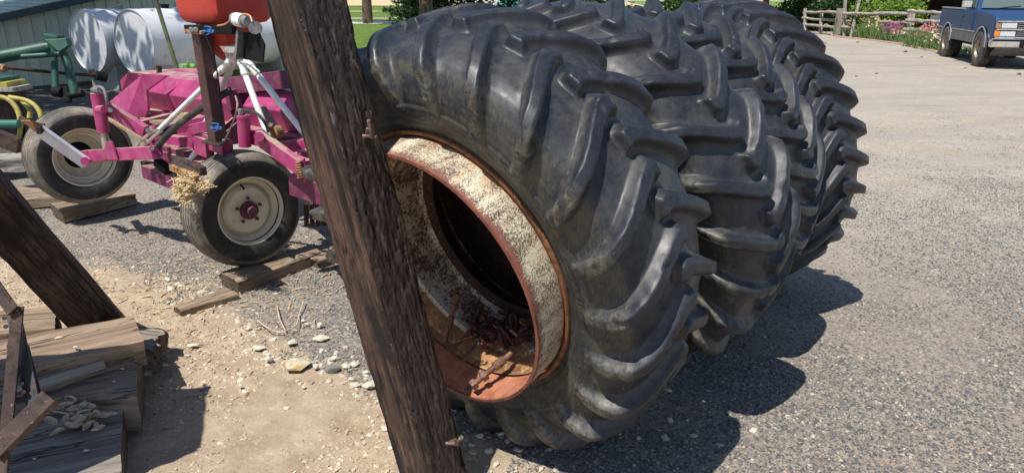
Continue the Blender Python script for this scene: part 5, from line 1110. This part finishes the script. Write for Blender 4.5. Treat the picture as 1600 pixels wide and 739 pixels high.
# pale chair under the roof
ch = empty('pale_chair', bpnt(2.0, .6, 0), 'pale outdoor chair standing in the shade of the open barn', 'chair'); CW = layered('chair_pale', (.55, .55, .52), [], .6); cc = bpnt(1.3, .4, 0)
for dx, dy in ((0, 0), (.5, 0), (0, .5), (.5, .5)): bm = NB(); bar(bm, cc+bd*dx+bn*dy, cc+bd*dx+bn*dy+Vector((0, 0, .42 if dy == 0 else .95)), .04, .04, (0, 1, 0)); obj('leg', bm, CW, ch)
bm = NB(); box(bm, cc+bd*.25+bn*.25+Vector((0, 0, .44)), (.54, .54, .03)); obj('seat', bm, CW, ch); bm = NB(); box(bm, cc+bd*.25+bn*.53+Vector((0, 0, .78)), (.54, .04, .30)); obj('backrest', bm, CW, ch)
# poles standing behind the fence
for (x0, y0, x1, y1, d, lab) in ((1338, 22, 1346, -12, 32.5, 'grey pole rising behind the fence, left of the yellow green shrub'), (1353, 16, 1359, -10, 33.5, 'second grey pole behind the shrubs'), (1376, 12, 1380, -12, 33.5, 'third grey pole above the bright shrub'), (1411, 52, 1415, -12, 31.5, 'thin dark pole beside the right fence post')):
    bm = NB(); a = D(x0, y0, d); b = D(x1, y1, d); tube(bm, [a+(a-b)*(a.z/max((b-a).z, .1)), b, b+(b-a)*.6], .075 if x0 < 1400 else .035, 9); tag(obj('pole', bm, BP, None, True), lab, 'pole')
# ================================================================ rail fence
FW = wood_mat('fence_wood', (.40, .36, .30), (.22, .19, .155), (.52, .48, .41), 9, rough=.85)
fr_ = empty('rail_fence', (16.5, 33, 0), 'weathered split rail fence with three rails behind the flower bed', 'fence')
def fpt(px, py, d): return D(px, py, d)
def rail(name, x0, y0, x1, y1, d0, d1, r=.07, seed=0):
    bm = NB(); a, b = fpt(x0, y0, d0), fpt(x1, y1, d1); n = 9; rr = random.Random(seed); tube(bm, [a+(b-a)*(i/n)+Vector((0, 0, rr.uniform(-.02, .02))) for i in range(n+1)], [r*rr.uniform(.85, 1.12) for i in range(n+1)], 9); obj(name, bm, FW, fr_, True)
def fpost(x, y0, y1, d, w=.13, lx=0): 
    bm = NB(); a, b = fpt(x, y0, d), fpt(x+lx, y1, d); bar(bm, a-Vector((0, 0, .1)), b, w, w, (0, 1, 0)); obj('post', bm, FW, fr_, bevel=.015)
rail('rail', 1256, 20, 1309, 19, 37, 33.8, .065, 1); rail('rail', 1254, 29, 1332, 34, 37, 33.2, .065, 2); rail('rail', 1255, 38.5, 1304, 43, 37, 34, .065, 3)
rail('rail', 1317, 21, 1424, 22.5, 33, 29.5, .075, 4); rail('rail', 1354, 34, 1421, 36.5, 32, 29.5, .07, 5); rail('rail', 1388, 49.5, 1421, 51.5, 30.6, 29.4, .065, 6); rail('rail', 1314, 42, 1326, 43, 33.2, 32.8, .06, 7)
rail('rail', 1419, 17.5, 1480, 21.5, 29, 27, .075, 8); rail('rail', 1416, 32, 1475, 35, 28.9, 27, .08, 9); rail('rail', 1413, 46.5, 1468, 49, 28.9, 27, .08, 10)
fpost(1258, 52, 14, 36.8, .14); fpost(1282, 51, 18, 35.5, .13, 2); fpost(1371, 46, 16, 31.6, .2, 1); fpost(1419.5, 67, 15, 29.4, .14, 3); fpost(1427, 35, 16, 29.2, .10, 1)
bm = NB(); bar(bm, G(1307, 57), fpt(1313, 14, 33.3), .30, .08, (0, 1, 0)); obj('board_post', bm, FW, fr_, bevel=.01)
bm = NB(); bar(bm, G(1311, 57.5)+Vector((.12, -.25, 0)), fpt(1321, -12, 33.0), .13, .09, (0, 1, 0)); tag(obj('leaning_board', bm, FW, None, bevel=.01), 'long grey board leaning against the fence', 'board')
# ================================================================ flower bed
STEMG = leafmat('flower_stems', (.12, .20, .07), (.20, .28, .11), (.09, .16, .06)); 
def flowers(px0, px1, py, h, lab, cols, seed, n=420, nf=90, dens=1):
    r = random.Random(seed); a, b = G(px0, py[0]), G(px1, py[1]); root = empty('flower_clump', (a+b)/2, lab, 'flowers', 'flower clumps along the fence'); vs = []; fs = []; tops = []
    for i in range(n):
        t = r.random(); p = a+(b-a)*t+Vector((r.gauss(.25, .2), r.gauss(.35, .28), 0)); hh = h*r.uniform(.45, 1)*(1-.5*abs(2*t-1)**2.5); d = Vector((r.gauss(0, .13), r.gauss(0, .1), hh)); w = .012
        k = len(vs); vs += [p+Vector((-w, 0, 0)), p+Vector((w, 0, 0)), p+d*.6+Vector((w, 0, 0)), p+d, p+d*.6+Vector((-w, 0, 0))]; fs.append((k, k+1, k+2, k+3, k+4)); tops.append(p+d)
        for q in range(5):
            o_ = p+d*r.uniform(.15, .9); l = Vector((r.gauss(0, 1), r.gauss(0, .7), r.gauss(.4, .4))).normalized()*.05; s_ = l.orthogonal().normalized()*.014; k = len(vs); vs += [o_, o_+l*.5+s_, o_+l, o_+l*.5-s_]; fs.append((k, k+1, k+2, k+3))
    obj('foliage', ([tuple(v) for v in vs], fs), STEMG, root)
    for ci, (col, wgt, (u0, u1)) in enumerate(cols):
        vs = []; fs = []; m = layered('petal_%d_%d' % (seed, ci), col, [(tuple(min(1, c*1.3+.06) for c in col), 9, .45, .6)], .7)
        cand = [t for t in tops if u0 <= (t-a).dot((b-a).normalized())/(b-a).length <= u1]
        for i in range(int(nf*wgt)):
            c = r.choice(cand)+Vector((r.gauss(0, .03), r.gauss(-.05, .04), r.gauss(0, .03)))
            for q in range(6):
                l = Vector((math.cos(q*1.05), -.3, math.sin(q*1.05)))*.038+Vector((r.gauss(0, .01), r.gauss(0, .02), r.gauss(0, .01))); s_ = l.cross(Vector((0, 1, 0))).normalized()*.016; k = len(vs); vs += [c, c+l*.6+s_, c+l, c+l*.6-s_]; fs.append((k, k+1, k+2, k+3))
        obj('blossom', ([tuple(v) for v in vs], fs), m, root)
PK = (.62, .22, .22); MG = (.42, .06, .25); PE = (.68, .38, .30); YE = (.65, .62, .22); CR = (.80, .72, .58)
flowers(1312, 1345, (56, 60), .75, 'leftmost flower clump with sparse pink and peach blooms by the fence board', [(PE, .8, (0.1, .9)), (PK, .5, (.3, 1))], 31, 500, 80)
flowers(1343, 1376, (60, 64), .95, 'tall green flower clump with pink and pale yellow tops', [(YE, .9, (.3, .95)), (PK, .5, (0, .5))], 32, 600, 80)
flowers(1374, 1396, (64, 66), .80, 'flower clump with bright magenta blooms', [(MG, 1.5, (.0, .9))], 33, 450, 100)
flowers(1393, 1414, (65, 67), .52, 'low flower clump with peach and cream blooms left of the fence post', [(PE, 1.0, (0, 1)), (CR, .6, (.1, .9)), (YE, .3, (.7, 1))], 34, 380, 80)
flowers(1425, 1468, (73, 81), .85, 'rightmost flower clump covered in coral pink blooms behind the truck', [(PK, 1.5, (0, .85)), (CR, .5, (.75, 1))], 35, 700, 140)
flowers(1474, 1500, (82, 84), .3, 'low green plants showing under the blue truck', [(CR, .2, (0, 1))], 36, 300, 60)
EDG = layered('bed_edging_dirt', (.42, .27, .19), [((.32, .2, .14), 6, .4, .6)], .95)
bm = NB(); ps = [G(1285, 52), G(1312, 58.5), G(1345, 62), G(1395, 68), G(1425, 74), G(1470, 83), G(1560, 96)]; vs = arc_pts([(p.x, p.y, 0) for p in ps], 5)
tube(bm, [Vector((v.x, v.y, .0)) for v in vs], .06, 8); tag(obj('bed_edging', bm, EDG, None, True), 'low reddish dirt edging in front of the flower bed', 'edging')
# pebbles and clods on the drive
for i, (x, y, s_) in enumerate([(1340, 67, 5), (1415, 82, 7), (1338, 120, 5), (1592, 117, 8), (1370, 116, 6), (1508, 107, 4), (1440, 90, 4), (1290, 68, 4)]):
    g = G(x, y); q = s_*(g.y)/FPX*.5; o = stone_mesh('clod', q, q*.7, q*.5, 90+i, BARKM); o.location = (g.x, g.y, q*.2)
    tag(o, ['brown clod on the drive below the fence board', 'dark round clod before the right fence post', 'dark clod on the drive near the farthest tyre', 'reddish clod at the right edge below the truck', 'brown leaf clump on the open drive', 'small clod between the truck wheels and camera', 'small brown clod near the coral flowers', 'small clod near the left fence end'][i], 'clod')
# ================================================================ blue pickup truck
def truck():
    BLUE = T('blue_car_paint'); t = BLUE; t.set(Base_Color=t.mix((.009, .040, .115), (.013, .05, .14), t.noise(3, detail=4)), Roughness=.42); t.p.inputs['Specular IOR Level'].default_value = .3; t.p.inputs['Coat Weight'].default_value = .12; t.p.inputs['Coat Roughness'].default_value = .15; BL = t.m
    GREY = layered('grey_lower_paint', (.10, .098, .095), [((.16, .145, .12), 3, .45, .7)], .45); CHM_ = layered('bumper_chrome', (.75, .75, .75), [((.5, .48, .44), 6, .5, .7)], .22, 1.)
    GL = layered('truck_glass', (.10, .13, .13), [], .08, 0, spec=1.); HL = layered('headlight_lens', (.62, .64, .62), [((.45, .46, .45), 30, .45, .6)], .15); AMB = layered('amber_lens', (.75, .22, .03), [], .25)
    TR = layered('truck_tyre', (.06, .055, .05), [((.15, .13, .10), 6, .45, .65)], .8, bumps=[(70, .5, .006)]); WH = layered('tan_wheel', (.40, .31, .24), [((.25, .17, .12), 14, .45, .6)], .45, .5); UND = layered('underbody', (.02, .02, .02), [], .9); TRIM = layered('trim_strip', (.55, .55, .56), [], .3, .8)
    # local frame: x forward, y to the truck's own right (towards image left), z up
    fw = G(1524, 103.5); rw = G(1467, 86.5); fx = (fw-rw).normalized(); WB = 3.45; ry = Vector((0, 0, 1)).cross(fx)*-1
    R_ = .46
    org = fw-fx*0; root = empty('pickup_truck', org, 'dark blue pickup truck with grey lower panels parked by the flower bed', 'pickup truck')
    def L(x, y, z): return org+fx*x+ry*y+Vector((0, 0, z))
    def part(name, bm, mat, smooth=False, bevel=.0, par=None): return obj(name, bm, mat, par or root, smooth, bevel)
    yo = .02; yi = -1.93   # outer right face at y=.02, left face at -1.93
    def side(prof, y0, y1, name, mat, bevel=.03):   # prof of (x,z) extruded across
        bm = NB(); prism(bm, [L(x, y0, z) for x, z in prof], ry*(y1-y0)); return part(name, bm, mat, bevel=bevel)
    def arch(cx, r=.52, n=9): return [(cx+r*math.cos(a), R_+.04+r*math.sin(a)) for a in np.linspace(PI-.15, .15, n)]
    sill = .60; belt = 1.42; mid = .92
    # fender/hood block
    f = [(-1.0, sill)]+[(x, z) for x, z in arch(0)]+[(.78, .62), (.84, .80), (.86, 1.18), (.80, 1.30), (.3, 1.38), (-1.0, 1.46)]
    side(f, yo-.03, yi+.03, 'front_body', BL, .05)
    side([(-2.05, sill), (-1.005, sill), (-1.005, 1.44), (-2.05, 1.44)], yo, yi, 'cab_body', BL, .04)
    b = [(-WB-1.15, .66), (-WB-.56, .62)]+[(x-WB, z) for x, z in arch(0)]+[(-2.08, sill), (-2.08, 1.43), (-WB-1.15, 1.45)]
    side(b, yo, yi, 'cargo_bed', BL, .04)
    # greenhouse
    bm = NB(); w0, w1 = yo-.05, yi+.05; pr = [(-.98, 1.43), (-1.50, 1.98), (-2.0, 2.0), (-2.05, 1.43)]
    for s_, (y0, y1) in enumerate(((w0, w0-.16), (w1, w1+.16))): pass
    vs = [bm.verts.new(L(x, w0 if z < 1.5 else w0-.14, z)) for x, z in pr]; vt = [bm.verts.new(L(x, w1 if z < 1.5 else w1+.14, z)) for x, z in pr]
    bm.faces.new(vs); bm.faces.new(vt[::-1])
    for i in range(4): bm.faces.new((vs[i], vt[i], vt[(i+1) % 4], vs[(i+1) % 4]))
    part('cab_roof', bm, BL, bevel=.03)
    bm = NB(); prism(bm, [L(-.985, w0-.10, 1.475), L(-.985, w1+.10, 1.475), L(-1.40, w1+.2, 1.93), L(-1.40, w0-.2, 1.93)], (fx*.7+Vector((0, 0, .7)))*.03); part('windscreen', bm, GL, bevel=.004)
    bm = NB(); prism(bm, [L(-1.15, w0-.01, 1.50), L(-1.56, w0-.125, 1.92), L(-1.93, w0-.125, 1.92), L(-1.97, w0-.01, 1.50)], ry*.018); part('side_window', bm, GL, bevel=.003)
    bm = NB()
    for k in (0, 1): a = L(-.93, -.45-.75*k, 1.475); tube(bm, [a, a+Vector((0, 0, .05))-ry*.35+fx*.0-fx*.05, a-ry*.62+Vector((0, 0, .07))-fx*.06], .012, 6)
    part('wiper', bm, UND, True)
    # door seams, lower grey band, trim strip
    door = side([(-2.04, .66), (-1.02, .66), (-1.02, 1.42), (-2.04, 1.42)], yo+.004, yo-.02, 'door', BL, .012)
    bm = NB(); box(bm, L(-1.92, yo+.02, 1.25), (.14, .03, .04), Matrix((fx, ry, Vector((0, 0, 1)))).transposed()); obj('handle', bm, UND, door, bevel=.008)
    for x0, x1 in ((-2.045, -1.02), (-1.0, -.58), (-WB+.57, -2.09)):
        side([(x0, .58), (x1, .58), (x1, .86), (x0, .86)], yo+.009, yo-.01, 'lower_panel', GREY, .006)
        side([(x0, .865), (x1, .865), (x1, .895), (x0, .895)], yo+.018, yo, 'trim_strip', TRIM, .004)
    side([(-WB-1.15, .68), (-WB-.56, .68), (-WB-.56, .86), (-WB-1.15, .86)], yo+.009, yo-.01, 'lower_panel', GREY, .006); side([(-WB-1.15, .865), (-WB-.54, .865), (-WB-.54, .895), (-WB-1.15, .895)], yo+.018, yo, 'trim_strip', TRIM, .004)
    for cx in (0, -WB):
        bm = NB(); tube(bm, [L(cx+.53*math.cos(a), yo+.01, R_+.04+.53*math.sin(a)) for a in np.linspace(PI-.05, .05, 18)], .018, 8); part('arch_trim', bm, TRIM, True)
        bm = NB(); cpts = [L(cx+.50*math.cos(a), yo-.05, R_+.04+.50*math.sin(a)) for a in np.linspace(0, 2*PI, 24, endpoint=False)]; 
        prism(bm, cpts, ry*-.32); part('wheel_well', bm, UND)
    bm = NB(); bar(bm, L(-WB-1.12, yo-.03, 1.47), L(-2.1, yo-.03, 1.46), .07, .04); bar(bm, L(-WB-1.12, yi+.03, 1.47), L(-2.1, yi+.03, 1.46), .07, .04); part('bed_rail', bm, TRIM, bevel=.008)
    # front: grille, lamps, bumper
    xf = .862
    def front(y0, y1, z0, z1, name, mat, th=.03, x=xf, par=None): bm = NB(); prism(bm, [L(x, y0, z0), L(x, y1, z0), L(x, y1, z1), L(x, y0, z1)], fx*th); return part(name, bm, mat, bevel=.006, par=par)
    g_ = front(yo-.08, yi+.08, .80, 1.20, 'grille', BLK, .012)
    for z in (1.195, 1.0, .80): front(yo-.07, yi+.07, z-.018, z+.018, 'grille_bar', CHM_, .05)
    for z in (1.05, 1.10, 1.15, .86, .91, .96): front(-.52, -1.40, z-.008, z+.008, 'grille_slat', TRIM, .03)
    for s_ in (0, 1):
        a0, a1 = ((-.16, -.50) if s_ == 0 else (-1.75, -1.41))
        front(a0, a1, 1.03, 1.17, 'headlight', HL, .035); front(a0, a1, .83, .96, 'headlight', HL, .03)
        c0_, c1_ = ((-.03, -.15) if s_ == 0 else (-1.88, -1.76)); front(c0_, c1_, .83, .97, 'indicator', AMB, .035); front(c0_, c1_, 1.03, 1.17, 'indicator', layered('dull_lens', (.35, .18, .12), [], .3), .033)
    bm = NB(); prism(bm, [L(.80, yo+.02, .55), L(.80, yi-.02, .55), L(.80, yi-.02, .78), L(.80, yo+.02, .78)], fx*.20); o = part('bumper', bm, CHM_, bevel=.04)
    front(yo-.0, yi, .705, .755, 'bumper_strip', BLK, .012, 1.0); 
    for y in (-.62, -1.3): front(y, y-.08, .55, .76, 'bumper_guard', BLK, .06, 1.0)
    bm = NB(); prism(bm, [L(.55, yo-.15, .38), L(.55, yi+.15, .38), L(.86, yi+.15, .55), L(.86, yo-.15, .55)], (0, 0, -.06)); part('air_dam', bm, GREY)
    bm = NB(); box(bm, L(-1.9, (yo+yi)/2, .55), (5.0, 1.2, .22), Matrix((fx, ry, Vector((0, 0, 1)))).transposed()); part('chassis', bm, UND)
    # mirror
    bm = NB(); box(bm, L(-1.08, yo+.20, 1.60), (.10, .24, .20), Matrix((fx, ry, Vector((0, 0, 1)))).transposed()); m_ = part('mirror', bm, CHM_, bevel=.02); bm = NB(); tube(bm, [L(-1.08, yo-.02, 1.48), L(-1.08, yo+.10, 1.56)], .02, 8); obj('arm', bm, UND, m_)
    # wheels
    def whl(cx, y, out):
        c = L(cx, y, R_-.01); M = Matrix((ry*out, fx, Vector((0, 0, 1)))).transposed().to_4x4(); M.translation = c; bm = NB()
        lathe(bm, [(-.13, .26), (-.145, .36), (-.12, R_-.02), (-.09, R_), (.09, R_), (.12, R_-.02), (.145, .36), (.13, .26), (.12, .235)], 48, M); ty = part('tyre', bm, TR, True)
        bm = NB()
        for k in range(40):
            a = 2*PI*k/40
            for ax_, ph in ((-.07, 0), (.0, .5), (.07, 0)):
                aa = a+ph*2*PI/40; p = M @ Vector((ax_, (R_+.002)*math.cos(aa), (R_+.002)*math.sin(aa))); rd = (p-c-(ry*out)*ax_).normalized(); box(bm, p, (.055, .045, .016), Matrix((ry*out, rd.cross(ry*out), rd)).transposed())
        obj('tread', bm, TR, ty)['kind'] = 'stuff'
        bm = NB(); lathe(bm, [(.125, .24), (.115, .225), (.05, .21), (.03, .19), (.05, .12), (.075, .08), (.08, .001)], 40, M); rm = obj('rim', bm, WH, ty, True)
        for k in range(8): a = 2*PI*k/8; bm = NB(); p = M @ Vector((.037, .155*math.cos(a), .155*math.sin(a))); bmesh.ops.create_cone(bm, cap_ends=True, segments=10, radius1=.024, radius2=.024, depth=.012, matrix=Matrix.Translation(p) @ frame_of(ry*out).to_4x4()); obj('rim_hole', bm, UND, rm)
    whl(0, -.08, 1); whl(-WB, -.08, 1); whl(0, yi+.1, -1); whl(-WB, yi+.1, -1)
truck()
